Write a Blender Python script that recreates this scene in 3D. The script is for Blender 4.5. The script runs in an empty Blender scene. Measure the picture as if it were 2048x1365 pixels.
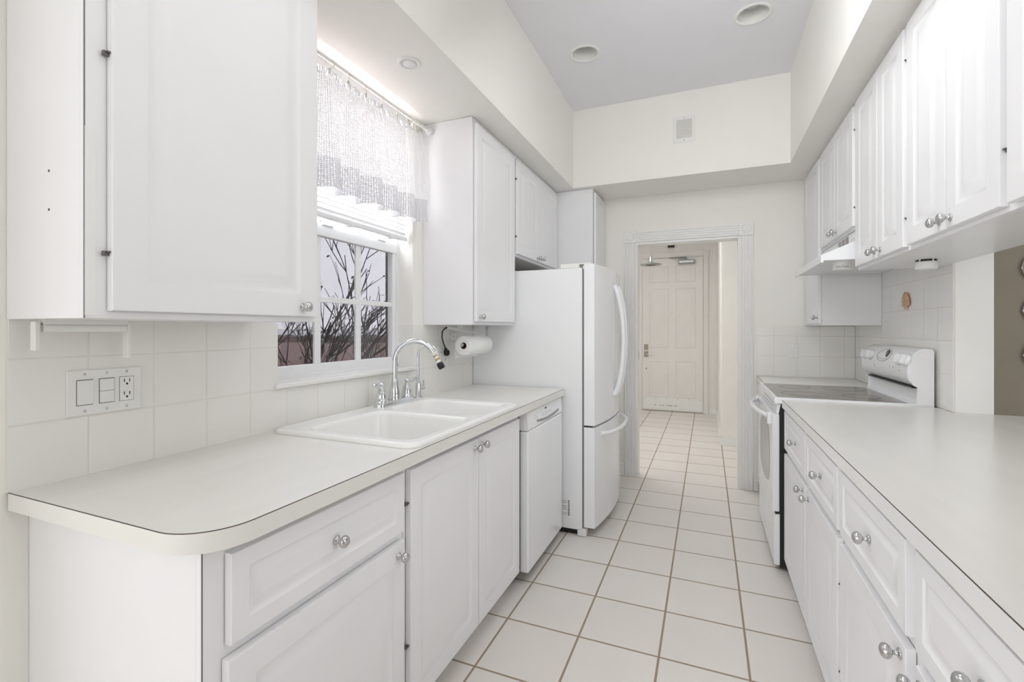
import bpy, bmesh, math, random
from math import sin, cos, pi, radians
from mathutils import Vector, Matrix
random.seed(7)
scn = bpy.context.scene
COL = scn.collection

# ------------------------------------------------------------------ camera
YAW = math.atan((1414.5 - 1024) / 940.0)
cd = bpy.data.cameras.new('camera'); cam = bpy.data.objects.new('camera', cd); COL.objects.link(cam)
cam.location = (0, 0, 1.29); cam.rotation_euler = (radians(90), 0, YAW)
cd.sensor_width = 36; cd.sensor_fit = 'HORIZONTAL'; cd.lens = 36 * 940 / 2048; cd.shift_y = -(682.5 - 658) / 2048
cd.clip_start = .02; cd.clip_end = 4000
scn.camera = cam

# ------------------------------------------------------------------ world: overcast sky over darker land
w = bpy.data.worlds.new('overcast'); scn.world = w; w.use_nodes = True
nt = w.node_tree; nt.nodes.clear()
wo = nt.nodes.new('ShaderNodeOutputWorld'); bg = nt.nodes.new('ShaderNodeBackground')
tc = nt.nodes.new('ShaderNodeTexCoord'); sp = nt.nodes.new('ShaderNodeSeparateXYZ'); cr = nt.nodes.new('ShaderNodeValToRGB')
nt.links.new(tc.outputs['Generated'], sp.inputs[0]); nt.links.new(sp.outputs['Z'], cr.inputs[0])
cr.color_ramp.elements[0].position = 0.0; cr.color_ramp.elements[0].color = (.80, .80, .84, 1)
cr.color_ramp.elements[1].position = .6; cr.color_ramp.elements[1].color = (.92, .95, 1.0, 1)
nt.links.new(cr.outputs[0], bg.inputs[0]); bg.inputs[1].default_value = 15.0
nt.links.new(bg.outputs[0], wo.inputs[0])

def area(name, loc, rot, sx, sy, power, col=(1, 1, 1)):
    l = bpy.data.lights.new(name, 'AREA'); l.shape = 'RECTANGLE'; l.size = sx; l.size_y = sy; l.energy = power; l.color = col
    o = bpy.data.objects.new(name, l); COL.objects.link(o); o.location = loc; o.rotation_euler = rot
    return o
def aimed(name, loc, d, sx, sy, power, col=(.97, .985, 1)):
    return area(name, loc, Vector(d).to_track_quat('-Z', 'Y').to_euler(), sx, sy, power, col)
aimed('living_room_fill', (-.3, -3.0, 1.5), (.6, 5.4, -.1), 3.0, 2.0, 26, (.965, .98, 1))  # added fill lamp behind the camera, no real source there
aimed('living_room_left_fill', (-2.9, -2.4, 1.35), (3.3, 4.2, -.15), 2.2, 2.0, 37, (.965, .98, 1))  # invented fill from the left for the right-hand fronts and tiles
aimed('overhead_deep_fill', (.05, 1.75, 2.68), (.10, .72, -.85), .9, .6, 8.5)  # unseen fill lamp added overhead, aimed at the far end; no fixture
aimed('overhead_side_fill', (-.55, .70, 2.66), (.42, .30, -.9), .9, .5, 6)  # added overhead fill tilted towards the right cabinets, not a real fixture
aimed('dining_room_fill', (2.7, .5, 1.9), (-1, .25, -.22), 1.5, 1.2, 17, (.97, .985, 1))  # added fill through the pass-through for the left run
area('hall_fill', (-1.0, 5.3, 2.75), (0, 0, 0), .9, 1.2, 20, (.97, .985, 1))  # unseen fill added to brighten the hall; the pendant is unlit
wp = area('window_portal', (-1.645, 1.717, 1.75), (0, radians(-90), 0), 1.35, .88, 1); wp.data.cycles.is_portal = True

vs = scn.view_settings; scn.display_settings.display_device = 'sRGB'
vs.view_transform = 'Standard'; vs.look = 'None'; vs.gamma = 1; vs.use_curve_mapping = False; vs.exposure = 0.15
scn.cycles.max_bounces = 14; scn.cycles.diffuse_bounces = 8; scn.cycles.transparent_max_bounces = 24

# ------------------------------------------------------------------ materials
def mat(name, col, rough=.5, metal=0, bump=0, bscale=60, var=0, vscale=6, spec=.5, stretch=None):
    m = bpy.data.materials.new(name); m.use_nodes = True; t = m.node_tree; b = t.nodes['Principled BSDF']
    b.inputs['Base Color'].default_value = (*col, 1); b.inputs['Roughness'].default_value = rough
    b.inputs['Metallic'].default_value = metal; b.inputs['Specular IOR Level'].default_value = spec
    g = t.nodes.new('ShaderNodeNewGeometry')
    src = g.outputs['Position']
    if stretch:
        mp = t.nodes.new('ShaderNodeMapping'); mp.inputs['Scale'].default_value = stretch
        t.links.new(src, mp.inputs[0]); src = mp.outputs[0]
    n2 = t.nodes.new('ShaderNodeTexNoise'); n2.inputs['Scale'].default_value = vscale; n2.inputs['Detail'].default_value = 4
    t.links.new(src, n2.inputs['Vector'])
    r = t.nodes.new('ShaderNodeValToRGB'); v = var
    r.color_ramp.elements[0].position = .3; r.color_ramp.elements[1].position = .7
    r.color_ramp.elements[0].color = (*[c * (1 - v) for c in col], 1); r.color_ramp.elements[1].color = (*[min(1, c * (1 + v * .5)) for c in col], 1)
    t.links.new(n2.outputs[0], r.inputs[0]); t.links.new(r.outputs[0], b.inputs['Base Color'])
    if bump:
        n = t.nodes.new('ShaderNodeTexNoise'); n.inputs['Scale'].default_value = bscale; n.inputs['Detail'].default_value = 3
        t.links.new(src, n.inputs['Vector']); bp = t.nodes.new('ShaderNodeBump'); bp.inputs['Strength'].default_value = bump; bp.inputs['Distance'].default_value = .002
        t.links.new(n.outputs[0], bp.inputs['Height']); t.links.new(bp.outputs[0], b.inputs['Normal'])
    return m

def tile_mat(name, c1, c2, grout, pitch, off, gw, axes, rough=.25, var_scale=5, patch=None):
    """square tiles: axes = the two world axes, off = a grout-line position on each"""
    m = bpy.data.materials.new(name); m.use_nodes = True; t = m.node_tree; b = t.nodes['Principled BSDF']; N = t.nodes.new; L = t.links.new
    g = N('ShaderNodeNewGeometry'); s = N('ShaderNodeSeparateXYZ'); L(g.outputs['Position'], s.inputs[0])
    def math_(op, a, bb=None):
        n = N('ShaderNodeMath'); n.operation = op
        for i, x in enumerate((a, bb)):
            if x is None: continue
            if hasattr(x, 'default_value') or hasattr(x, 'is_linked'): L(x, n.inputs[i])
            else: n.inputs[i].default_value = x
        return n.outputs[0]
    ds = []; cells = []
    for ax, o in zip(axes, off):
        u = math_('DIVIDE', math_('SUBTRACT', s.outputs[ax], o), pitch)
        cells.append(math_('FLOOR', u))
        fr = math_('FRACT', u)
        ds.append(math_('MINIMUM', fr, math_('SUBTRACT', 1.0, fr)))
    d = math_('MULTIPLY', math_('MINIMUM', ds[0], ds[1]), pitch)
    mr = N('ShaderNodeMapRange'); mr.inputs[1].default_value = gw * .5; mr.inputs[2].default_value = gw * .5 + .0012; L(d, mr.inputs[0])
    cv = N('ShaderNodeCombineXYZ'); L(cells[0], cv.inputs[0]); L(cells[1], cv.inputs[1])
    wn = N('ShaderNodeTexWhiteNoise'); L(cv.outputs[0], wn.inputs['Vector'])
    no = N('ShaderNodeTexNoise'); no.inputs['Scale'].default_value = var_scale; no.inputs['Detail'].default_value = 5; L(g.outputs['Position'], no.inputs['Vector'])
    f = math_('ADD', math_('MULTIPLY', wn.outputs['Value'], .35), math_('MULTIPLY', no.outputs[0], .65))
    mx = N('ShaderNodeMix'); mx.data_type = 'RGBA'; mx.inputs[6].default_value = (*c1, 1); mx.inputs[7].default_value = (*c2, 1); L(f, mx.inputs[0])
    gx = N('ShaderNodeMix'); gx.data_type = 'RGBA'; L(mr.outputs[0], gx.inputs[0]); gx.inputs[6].default_value = (*grout, 1); L(mx.outputs[2], gx.inputs[7])
    L(gx.outputs[2], b.inputs['Base Color'])
    rr = N('ShaderNodeMapRange'); rr.inputs[3].default_value = .8; rr.inputs[4].default_value = rough; L(mr.outputs[0], rr.inputs[0]); L(rr.outputs[0], b.inputs['Roughness'])
    m2 = N('ShaderNodeMapRange'); m2.inputs[1].default_value = gw * .4; m2.inputs[2].default_value = gw * .5 + .003; L(d, m2.inputs[0])
    bp = N('ShaderNodeBump'); bp.inputs['Strength'].default_value = .5; bp.inputs['Distance'].default_value = .0015; L(m2.outputs[0], bp.inputs['Height']); L(bp.outputs[0], b.inputs['Normal'])
    return m

M = {}
M['wall'] = mat('cream_wall_paint', (.87, .86, .815), .6, bump=.12, bscale=120, var=.02, vscale=2)
M['hall'] = mat('hall_wall_paint', (.87, .85, .815), .6, bump=.1, bscale=120, var=.02)
M['ceil'] = mat('ceiling_paint', (.83, .83, .865), .8, bump=.1, bscale=90, var=.02, vscale=2)
M['soffit'] = mat('soffit_paint', (.87, .86, .815), .6, bump=.1, bscale=120, var=.02, vscale=2)
M['trim'] = mat('trim_paint', (.85, .85, .83), .35, var=.02)
M['tan'] = mat('tan_wall_paint', (.40, .36, .30), .8, bump=.1, bscale=100, var=.04)
M['cab'] = mat('white_thermofoil', (.86, .86, .875), .36, var=.015, vscale=3)
M['cabside'] = mat('white_melamine', (.86, .86, .875), .3, var=.015, vscale=3)
M['inner'] = mat('unfinished_melamine', (.55, .53, .50), .7)
M['appl'] = mat('white_appliance_enamel', (.86, .87, .885), .18, var=.01)
M['fridgeside'] = mat('textured_white_steel', (.85, .86, .875), .38, bump=.35, bscale=420, var=.01)
M['black'] = mat('black_plastic', (.01, .01, .01), .4)
M['dgrey'] = mat('dark_grey_plastic', (.10, .10, .10), .5)
M['mgrey'] = mat('mid_grey_metal', (.33, .33, .33), .35)
M['hinge'] = mat('dark_hinge_steel', (.16, .15, .14), .3, .6)
M['seam'] = mat('grey_gasket', (.20, .20, .20), .7)
M['chrome'] = mat('chrome', (.72, .74, .76), .09, 1)
M['nickel'] = mat('brushed_nickel', (.60, .60, .60), .18, 1, var=.08, vscale=40)
M['brass'] = mat('satin_bronze', (.42, .38, .32), .3, 1)
M['lam'] = mat('almond_laminate', (.775, .765, .73), .24, var=.04, vscale=9, bump=.05, bscale=200, stretch=(1, .25, 1))
M['lamedge'] = mat('almond_laminate_edge', (.80, .79, .755), .35, var=.02)
M['lamedge_lit'] = mat('window_lit_laminate_edge', (.85, .85, .84), .35, var=.02)  # lit copy of the almond edge: window light put into the colour
M['lamline'] = mat('laminate_core_line', (.07, .05, .04), .6)
M['sink'] = mat('white_cast_enamel', (.84, .84, .82), .22)
M['sill'] = mat('cultured_marble', (.86, .86, .84), .15, var=.02)
M['vinyl'] = mat('white_vinyl', (.84, .85, .86), .35)
M['plastic'] = mat('white_plastic', (.82, .82, .80), .35)
M['cream'] = mat('cream_plastic', (.80, .72, .55), .4)
M['paper'] = mat('paper_towel', (.86, .86, .85), .95, bump=.4, bscale=250)
M['card'] = mat('brown_cardboard', (.10, .03, .02), .8)
M['rubber'] = mat('black_rubber', (.012, .012, .012), .35)
M['frontdoor'] = mat('entry_door_paint', (.82, .797, .768), .5, var=.02)
M['bark'] = mat('grey_brown_bark', (.045, .032, .03), .9, var=.3, vscale=30)
M['leaf'] = mat('dead_leaf', (.05, .035, .03), .9)
M['stucco'] = mat('brown_exterior_stucco', (.12, .10, .09), .9, bump=.3, bscale=80)
M['marsh'] = mat('brown_marsh_grass', (.20, .115, .10), 1, var=.35, vscale=.8, bump=.5, bscale=3)
M['shrub'] = mat('distant_brown_shrub', (.12, .075, .07), 1, var=.3, vscale=.6)
M['water'] = mat('pale_bay_water', (.35, .35, .38), .35, bump=.05, bscale=.4)
M['glasspane'] = None
FLP = .322
M['floor'] = tile_mat('floor_tile', (.73, .69, .645), (.82, .785, .745), (.33, .26, .19), FLP, (-.176, 4.179), .0075, (0, 1), .38, 4)
M['tileL'] = tile_mat('wall_tile_left', (.83, .82, .785), (.86, .85, .82), (.76, .74, .69), .155, (.702, 1.065 - .155), .003, (1, 2), .12, 6)
M['tileR'] = tile_mat('wall_tile_right', (.84, .835, .81), (.87, .865, .84), (.77, .755, .71), .155, (2.70, 1.08 - .155), .003, (1, 2), .12, 6)
M['tileF'] = tile_mat('wall_tile_far', (.83, .82, .785), (.86, .85, .82), (.76, .74, .69), .155, (.485, 1.078 - .155), .003, (0, 2), .12, 6)

def glass_mat():
    m = bpy.data.materials.new('window_glass'); m.use_nodes = True; t = m.node_tree; t.nodes.clear(); N = t.nodes.new
    o = N('ShaderNodeOutputMaterial'); mx = N('ShaderNodeMixShader'); tr = N('ShaderNodeBsdfTransparent'); gl = N('ShaderNodeBsdfGlossy'); gl.inputs['Roughness'].default_value = .02
    mx.inputs[0].default_value = .06; t.links.new(tr.outputs[0], mx.inputs[1]); t.links.new(gl.outputs[0], mx.inputs[2]); t.links.new(mx.outputs[0], o.inputs[0]); return m
M['glasspane'] = glass_mat()
def screen_mat():
    # fine grey mesh that dims what lies behind it, with a little woven grain
    m = bpy.data.materials.new('insect_screen'); m.use_nodes = True; t = m.node_tree; t.nodes.clear(); N = t.nodes.new
    o = N('ShaderNodeOutputMaterial'); tr = N('ShaderNodeBsdfTransparent')
    g = N('ShaderNodeNewGeometry'); n = N('ShaderNodeTexNoise'); n.inputs['Scale'].default_value = 330; n.inputs['Detail'].default_value = 2
    r = N('ShaderNodeValToRGB'); r.color_ramp.elements[0].position = .3; r.color_ramp.elements[1].position = .7
    r.color_ramp.elements[0].color = (.208, .206, .212, 1); r.color_ramp.elements[1].color = (.250, .248, .254, 1)
    t.links.new(g.outputs['Position'], n.inputs['Vector']); t.links.new(n.outputs[0], r.inputs[0]); t.links.new(r.outputs[0], tr.inputs[0])
    t.links.new(tr.outputs[0], o.inputs[0]); return m
M['screen'] = screen_mat()
def fabric_mat(name, col, hole, trans=.5):
    m = bpy.data.materials.new(name); m.use_nodes = True; t = m.node_tree; t.nodes.clear(); N = t.nodes.new; L = t.links.new
    o = N('ShaderNodeOutputMaterial'); d = N('ShaderNodeBsdfDiffuse'); tl = N('ShaderNodeBsdfTranslucent'); m1 = N('ShaderNodeMixShader'); m2 = N('ShaderNodeMixShader'); tr = N('ShaderNodeBsdfTransparent')
    d.inputs[0].default_value = (*col, 1); tl.inputs[0].default_value = (*col, 1); m1.inputs[0].default_value = trans
    L(d.outputs[0], m1.inputs[1]); L(tl.outputs[0], m1.inputs[2])
    uv = N('ShaderNodeUVMap'); s = N('ShaderNodeSeparateXYZ'); L(uv.outputs[0], s.inputs[0])
    def mm(op, a, b):
        n = N('ShaderNodeMath'); n.operation = op
        for i, x in enumerate((a, b)):
            if isinstance(x, (int, float)): n.inputs[i].default_value = x
            else: L(x, n.inputs[i])
        return n.outputs[0]
    def dist(ax, p):
        fr = mm('FRACT', mm('DIVIDE', s.outputs[ax], p), 0); return mm('ABSOLUTE', mm('SUBTRACT', fr, .5), 0)
    p = .0078
    dx = dist(0, p); dy = dist(1, p)
    rad = mm('SQRT', mm('ADD', mm('MULTIPLY', dx, dx), mm('MULTIPLY', dy, dy)), 0)
    hl = mm('LESS_THAN', rad, .27)
    L(mm('MULTIPLY', hl, hole), m2.inputs[0]); L(m1.outputs[0], m2.inputs[1]); L(tr.outputs[0], m2.inputs[2]); L(m2.outputs[0], o.inputs[0]); return m
M['lace'] = fabric_mat('white_openwork_fabric', (.90, .90, .92), .80, .10)
M['laceband'] = fabric_mat('grey_openwork_band', (.70, .70, .73), .60, .07)
M['slat'] = fabric_mat('white_blind_slat', (.93, .93, .93), 0.0, .055)

# ------------------------------------------------------------------ mesh helpers
WL = {}
class MB:
    def __init__(s): s.v = []; s.f = []; s.sm = []; s.uv = None
    def add(s, vs_, fs, sm=False):
        n = len(s.v); s.v += [tuple(v) for v in vs_]; s.f += [tuple(i + n for i in f) for f in fs]; s.sm += [sm] * len(fs); return s
    def box(s, x0, x1, y0, y1, z0, z1):
        x0, x1 = min(x0, x1), max(x0, x1); y0, y1 = min(y0, y1), max(y0, y1); z0, z1 = min(z0, z1), max(z0, z1)
        return s.add([(x0, y0, z0), (x1, y0, z0), (x1, y1, z0), (x0, y1, z0), (x0, y0, z1), (x1, y0, z1), (x1, y1, z1), (x0, y1, z1)],
                     [(0, 3, 2, 1), (4, 5, 6, 7), (0, 1, 5, 4), (1, 2, 6, 5), (2, 3, 7, 6), (3, 0, 4, 7)])
    def prism(s, poly, axis, a, b, sm=False):
        """poly: 2D points in the plane of the two other axes (cyclic order kept), extruded on axis from a to b"""
        def P(u, v, t): return {'x': (t, u, v), 'y': (u, t, v), 'z': (u, v, t)}[axis]
        n = len(poly)
        s.add([P(u, v, a) for u, v in poly] + [P(u, v, b) for u, v in poly], [(i, (i + 1) % n, (i + 1) % n + n, i + n) for i in range(n)], sm)
        s.add([P(u, v, a) for u, v in poly], [tuple(range(n))[::-1]]); s.add([P(u, v, b) for u, v in poly], [tuple(range(n))]); return s
    def lathe(s, prof, o=(0, 0, 0), d=(0, 0, 1), n=24, sm=True, caps=True):
        o = Vector(o); q = Vector((0, 0, 1)).rotation_difference(Vector(d).normalized()); V = []
        for r, h in prof:
            for k in range(n): V.append(o + q @ Vector((r * cos(2 * pi * k / n), r * sin(2 * pi * k / n), h)))
        F = [(i * n + k, i * n + (k + 1) % n, (i + 1) * n + (k + 1) % n, (i + 1) * n + k) for i in range(len(prof) - 1) for k in range(n)]
        s.add(V, F, sm)
        if caps:
            if prof[0][0] > 1e-6: s.add(V[:n], [tuple(range(n))[::-1]])
            if prof[-1][0] > 1e-6: s.add(V[-n:], [tuple(range(n))])
        return s
    def tube(s, pts, r, n=12, sm=True):
        pts = [Vector(p) for p in pts]; rs = r if isinstance(r, (list, tuple)) else [r] * len(pts); V = []; up = None
        for i, p in enumerate(pts):
            t = (pts[min(i + 1, len(pts) - 1)] - pts[max(i - 1, 0)]).normalized()
            if up is None: up = Vector((0, 0, 1)) if abs(t.z) < .9 else Vector((1, 0, 0))
            a = t.cross(up).normalized(); up = a.cross(t).normalized()
            for k in range(n): V.append(p + (a * cos(2 * pi * k / n) + up * sin(2 * pi * k / n)) * rs[i])
        F = [(i * n + k, i * n + (k + 1) % n, (i + 1) * n + (k + 1) % n, (i + 1) * n + k) for i in range(len(pts) - 1) for k in range(n)]
        s.add(V, F, sm); s.add(V[:n], [tuple(range(n))[::-1]]); s.add(V[-n:], [tuple(range(n))]); return s
    def build(s, name, m, parent=None, bevel=0, seg=2, loc=None, uv=None, recalc=True):
        org = Vector(loc) if loc else (Vector(WL[parent.name]) if parent else Vector((0, 0, 0)))
        if parent is None and loc is None and s.v:
            xs = [v[0] for v in s.v]; ys = [v[1] for v in s.v]; zs = [v[2] for v in s.v]
            org = Vector(((min(xs) + max(xs)) / 2, (min(ys) + max(ys)) / 2, min(zs)))
        if parent and not loc: pass
        me = bpy.data.meshes.new(name); me.from_pydata([tuple(Vector(v) - org) for v in s.v], [], s.f)
        me.materials.append(m)
        for p, q in zip(me.polygons, s.sm): p.use_smooth = q
        if s.uv:
            ul = me.uv_layers.new(name='UVMap')
            for lp in me.loops: ul.data[lp.index].uv = s.uv[lp.vertex_index]
        if recalc:
            b = bmesh.new(); b.from_mesh(me); bmesh.ops.recalc_face_normals(b, faces=b.faces); b.to_mesh(me); b.free()
        o = bpy.data.objects.new(name, me); COL.objects.link(o); WL[o.name] = tuple(org)
        if parent: o.parent = parent; o.location = org - Vector(WL[parent.name])
        else: o.location = org
        if bevel:
            bm = o.modifiers.new('bevel', 'BEVEL'); bm.width = bevel; bm.segments = seg; bm.limit_method = 'ANGLE'; bm.angle_limit = radians(40)
            for p in me.polygons: p.use_smooth = True
            try:
                wn = o.modifiers.new('wn', 'WEIGHTED_NORMAL'); wn.keep_sharp = False
            except Exception: pass
        return o
def thing(name, loc, label, cat, group=None):
    o = bpy.data.objects.new(name, None); COL.objects.link(o); o.location = loc; o.empty_display_size = .05; WL[o.name] = tuple(loc)
    o['label'] = label; o['category'] = cat
    if group: o['group'] = group
    return o
def tag(o, label, cat, group=None, kind=None):
    o['label'] = label; o['category'] = cat
    if group: o['group'] = group
    if kind: o['kind'] = kind
    return o
def struct(o): o['kind'] = 'structure'; return o
def Bx(*a): return MB().box(*a)
def text_mb(txt, size, fn):
    """letters as thin solid mesh; fn maps (u, v, w) to world"""
    c = bpy.data.curves.new('t', 'FONT'); c.body = txt; c.size = size; c.extrude = size * .02; c.align_x = 'CENTER'; c.align_y = 'CENTER'; c.resolution_u = 3
    o = bpy.data.objects.new('t', c); COL.objects.link(o); dg = bpy.context.evaluated_depsgraph_get()
    me = bpy.data.meshes.new_from_object(o.evaluated_get(dg)); mb = MB()
    mb.add([fn(*v.co) for v in me.vertices], [tuple(p.vertices) for p in me.polygons])
    bpy.data.objects.remove(o); bpy.data.curves.remove(c); bpy.data.meshes.remove(me); return mb

# side = +1: faces +X (left run of the kitchen), -1: faces -X (right run)
def panel_mb(side, xf, y0, y1, z0, z1, frame=.058, th=.019):
    c_ = 1.0 if frame > .045 else .62
    mb = MB(); rings = [(0, -th), (0, -.004), (.0015, -.0012), (.005, 0), (frame, 0), (frame + .004 * c_, -.0022), (frame + .011 * c_, -.0050), (frame + .018 * c_, -.0058), (frame + .030 * c_, -.0048), (frame + .044 * c_, -.0020), (frame + .050 * c_, -.0012), (frame + .053 * c_, -.0012)]
    V = []
    for ins, d in rings:
        x = xf + side * d
        V += [(x, y0 + ins, z0 + ins), (x, y1 - ins, z0 + ins), (x, y1 - ins, z1 - ins), (x, y0 + ins, z1 - ins)]
    F = []
    for i in range(len(rings) - 1):
        for k in range(4): F.append((i * 4 + k, i * 4 + (k + 1) % 4, i * 4 + 4 + (k + 1) % 4, i * 4 + 4 + k))
    n = (len(rings) - 1) * 4; F += [(n, n + 1, n + 2, n + 3), (3, 2, 1, 0)]
    return mb.add(V, F)
KNOB = [(.0, 0), (.0105, 0), (.0115, .0015), (.0105, .003), (.0075, .0045), (.005, .007), (.0045, .012), (.006, .0145), (.0115, .0165), (.0145, .0205), (.0155, .025), (.0145, .0295), (.011, .033), (.006, .0352), (0, .036)]
def knob(side, x, y, z, parent, m='nickel'):
    return MB().lathe(KNOB, (x, y, z), (side, 0, 0), 20, caps=False).build('knob', M[m], parent)
def hinge(side, x, y, z, parent):
    return MB().box(x + side * .001, x + side * .009, y - .009, y + .0015, z - .005, z + .005).box(x + side * .009, x + side * .014, y - .004, y + .0015, z + .001, z + .005).build('hinge', M['hinge'], parent, .0006)
def carcass(side, xb, xf, y0, y1, z0, z1, parent, m='cabside', toe=0):
    mb = MB(); t = .016
    zb = z0
    # open-fronted box closed by a solid face frame block so nothing looks hollow
    if toe: mb.box(xb, xf - side * .075, y0 + .001, y1 - .001, z0, z0 + toe)
    zb = z0 + toe
    mb.box(xb, xf - side * .018, y0, y1, zb, z1)
    return mb.build('carcass', M[m], parent, .0008)
def frame_part(side, xf, y0, y1, z0, z1, parent, m='cab'):
    return Bx(xf - side * .018, xf, y0, y1, z0, z1).build('face_frame', M[m], parent, .0008)

XL = -1.475; XR = 1.015; ZC = .915; YF = 4.21; ZS = 2.44; ZT = 3.067
# ================================================================== SETTING
o = struct(MB().box(-1.70, 5.0, .34, 7.9, -.12, 0).box(-4.6, 5.0, -3.6, .34, -.12, 0).build('floor', M['floor']))
# left wall with window opening
wy0, wy1, wz0 = 1.274, 2.16, 1.065
XW = -1.483
mb = MB()
mb.box(-1.64, XW, .20, wy0, 0, 3.2); mb.box(-4.5, -1.64, .20, .34, 0, 3.2); mb.box(-1.64, XW, wy1, 4.33, 0, 3.2); mb.box(-1.64, XW, wy0, wy1, 0, wz0); mb.box(-1.64, XW, wy0, wy1, ZS, 3.2)
struct(mb.build('wall_left', M['wall']))
mb = MB()
mb.box(-1.665, -1.64, .34, wy0 - .0, -4, 3.4); mb.box(-1.665, -1.64, wy1, 7.9, -4, 3.4); mb.box(-1.665, -1.64, wy0, wy1, -4, wz0); mb.box(-1.665, -1.64, wy0, wy1, ZS - .02, 3.4)
struct(mb.build('wall_exterior', M['stucco']))
# far wall with cased doorway
dx0, dx1, dz = -.560, .228, 2.022
mb = MB(); mb.box(-1.64, dx0 - .016, YF, 4.33, 0, 3.2); mb.box(dx1 + .015, 1.155, YF, 4.33, 0, 3.2); mb.box(dx0 - .016, dx1 + .015, YF, 4.33, dz + .023, 3.2)
struct(mb.build('wall_far', M['wall']))
struct(Bx(XR + .008, 1.155, 2.70, YF, 0, 3.2).build('wall_right', M['trim']))
struct(Bx(1.155, 5.0, 3.4, 3.5, 0, 3.2).build('wall_dining', M['tan']))
struct(Bx(4.9, 5.0, -3.5, 3.4, 0, 3.2).build('wall_dining_side', M['wall']))
struct(Bx(-4.6, 5.0, -3.6, -3.5, 0, 3.2).build('wall_back', M['wall']))
struct(Bx(-4.6, -4.5, -3.5, .34, 0, 3.2).build('wall_living_side', M['wall']))
# ceiling with holes for the recessed cans
cans = [(-.729, 2.984), (.239, 2.973)]; rc = .078
def holed(mb, x0, x1, y0, y1, z, cx, cy, r, n=32):
    V = []
    for k in range(n):
        a = 2 * pi * k / n; V.append((cx + r * cos(a), cy + r * sin(a), z))
    for k in range(n):
        a = 2 * pi * k / n; c, s_ = cos(a), sin(a)
        t = min(((x1 - cx) / c) if c > 1e-9 else (((x0 - cx) / c) if c < -1e-9 else 1e9), ((y1 - cy) / s_) if s_ > 1e-9 else (((y0 - cy) / s_) if s_ < -1e-9 else 1e9))
        V.append((cx + t * c, cy + t * s_, z))
    F = [(k, (k + 1) % n, n + (k + 1) % n, n + k) for k in range(n)]; mb.add(V, F)
    # corner triangles
    for X, Y in ((x0, y0), (x1, y0), (x1, y1), (x0, y1)):
        ang = math.atan2(Y - cy, X - cx) % (2 * pi); k = int(ang / (2 * pi / n)) % n
        mb.add([V[n + k], V[n + (k + 1) % n], (X, Y, z)], [(0, 1, 2)])
mb = MB(); z = ZT
def q(x0, x1, y0, y1): mb.add([(x0, y0, z), (x1, y0, z), (x1, y1, z), (x0, y1, z)], [(0, 1, 2, 3)])
q(-4.5, 5, -3.5, .3); q(-1.48, 5, .3, 2.78); q(-1.48, 5, 3.18, 4.2); q(.45, 5, 2.78, 3.18); q(-1.48, -.95, 2.78, 3.18)
holed(mb, -.95, -.25, 2.78, 3.18, z, *cans[0], rc); holed(mb, -.25, .45, 2.78, 3.18, z, *cans[1], rc)
mb.box(-1.64, 5, .3, 4.33, 3.2, 3.25); mb.box(-4.6, 5, -3.6, .3, 3.2, 3.25)
struct(mb.build('ceiling', M['ceil'], recalc=False))
for nm, b in (('ceiling_soffit_left', (XW, -1.012, .20, YF, ZS, ZT)), ('ceiling_soffit_right', (.532, 1.155, -3.5, YF, ZS, ZT)), ('ceiling_soffit_far', (-1.012, .532, 3.742, YF, ZS, ZT))):
    struct(Bx(*b).build(nm, M['soffit']))
# tile splashbacks
mb = MB(); mb.box(XW, XL, .548, wy0, ZC, 1.312); mb.box(XW, XL, wy1, 2.86, ZC, 1.312); mb.box(XW, XL, wy0, wy1, ZC, wz0); mb.box(-1.575, XL, wy1 - .006, wy1, 1.083, 1.312); mb.box(-1.575, XL, wy0, wy0 + .006, 1.083, 1.312)
struct(mb.build('trim_1', M['tileL']))
struct(Bx(.362, XR, YF - .008, YF, ZC, 1.31).build('trim_2', M['tileF'], bevel=.002))
mb = MB(); mb.box(XR, XR + .008, 2.70, YF - .008, ZC, 1.80)
struct(mb.build('trim_3', M['tileR'], bevel=.002))
# window sill
struct(MB().prism([(-1.60, 1.066), (-1.463, 1.066), (-1.457, 1.070), (-1.457, 1.080), (-1.463, 1.084), (-1.60, 1.084)], 'y', wy0 - .012, wy1 - .004).build('trim_4', M['sill']))
# baseboards
mb = MB(); mb.prism([(YF, 0), (YF - .014, 0), (YF - .014, .075), (YF - .009, .085), (YF - .009, .092), (YF, .10)], 'x', -.86, -.672)
struct(mb.build('baseboard_far', M['trim']))
mb = MB(); mb.prism([(YF, 0), (YF - .014, 0), (YF - .014, .075), (YF - .009, .085), (YF - .009, .092), (YF, .10)], 'x', .342, .372)
struct(mb.build('baseboard_far_right', M['trim']))
# ---- doorway casing, fluted, with rosette corner blocks
def fluted(x0, x1, n=4):
    p = [(x0, YF), (x0, YF - .018)]; wv = (x1 - x0); g = wv / (n * 2 + 1)
    for i in range(n):
        a = x0 + g * (2 * i + 1)
        p += [(a, YF - .018), (a + g * .3, YF - .012), (a + g * .7, YF - .012), (a + g, YF - .018)]
    p += [(x1, YF - .018), (x1, YF)]; return p
mb = MB(); mb.prism(fluted(-.668, -.575), 'z', 0, 2.045); mb.prism(fluted(.242, .335), 'z', 0, 2.045)
pf = [(y, 2.045 + (x - 0)) for x, y in [(x, y) for x, y in fluted(0, .088)]]
mb.prism(pf, 'x', -.575, .242)
struct(mb.build('trim_5', M['trim']))
mb = MB()
for cx in (-.6215, .2885):
    mb.box(cx - .052, cx + .052, YF - .025, YF, 2.040, 2.144)
    mb.lathe([(.040, 0), (.038, .004), (.034, .0045), (.031, .001), (.024, .001), (.021, .005), (.016, .006), (.012, .003), (.008, .004), (0, .006)], (cx, YF - .025, 2.092), (0, -1, 0), 28, caps=False)
struct(mb.build('trim_6', M['trim'], bevel=.002))
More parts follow.
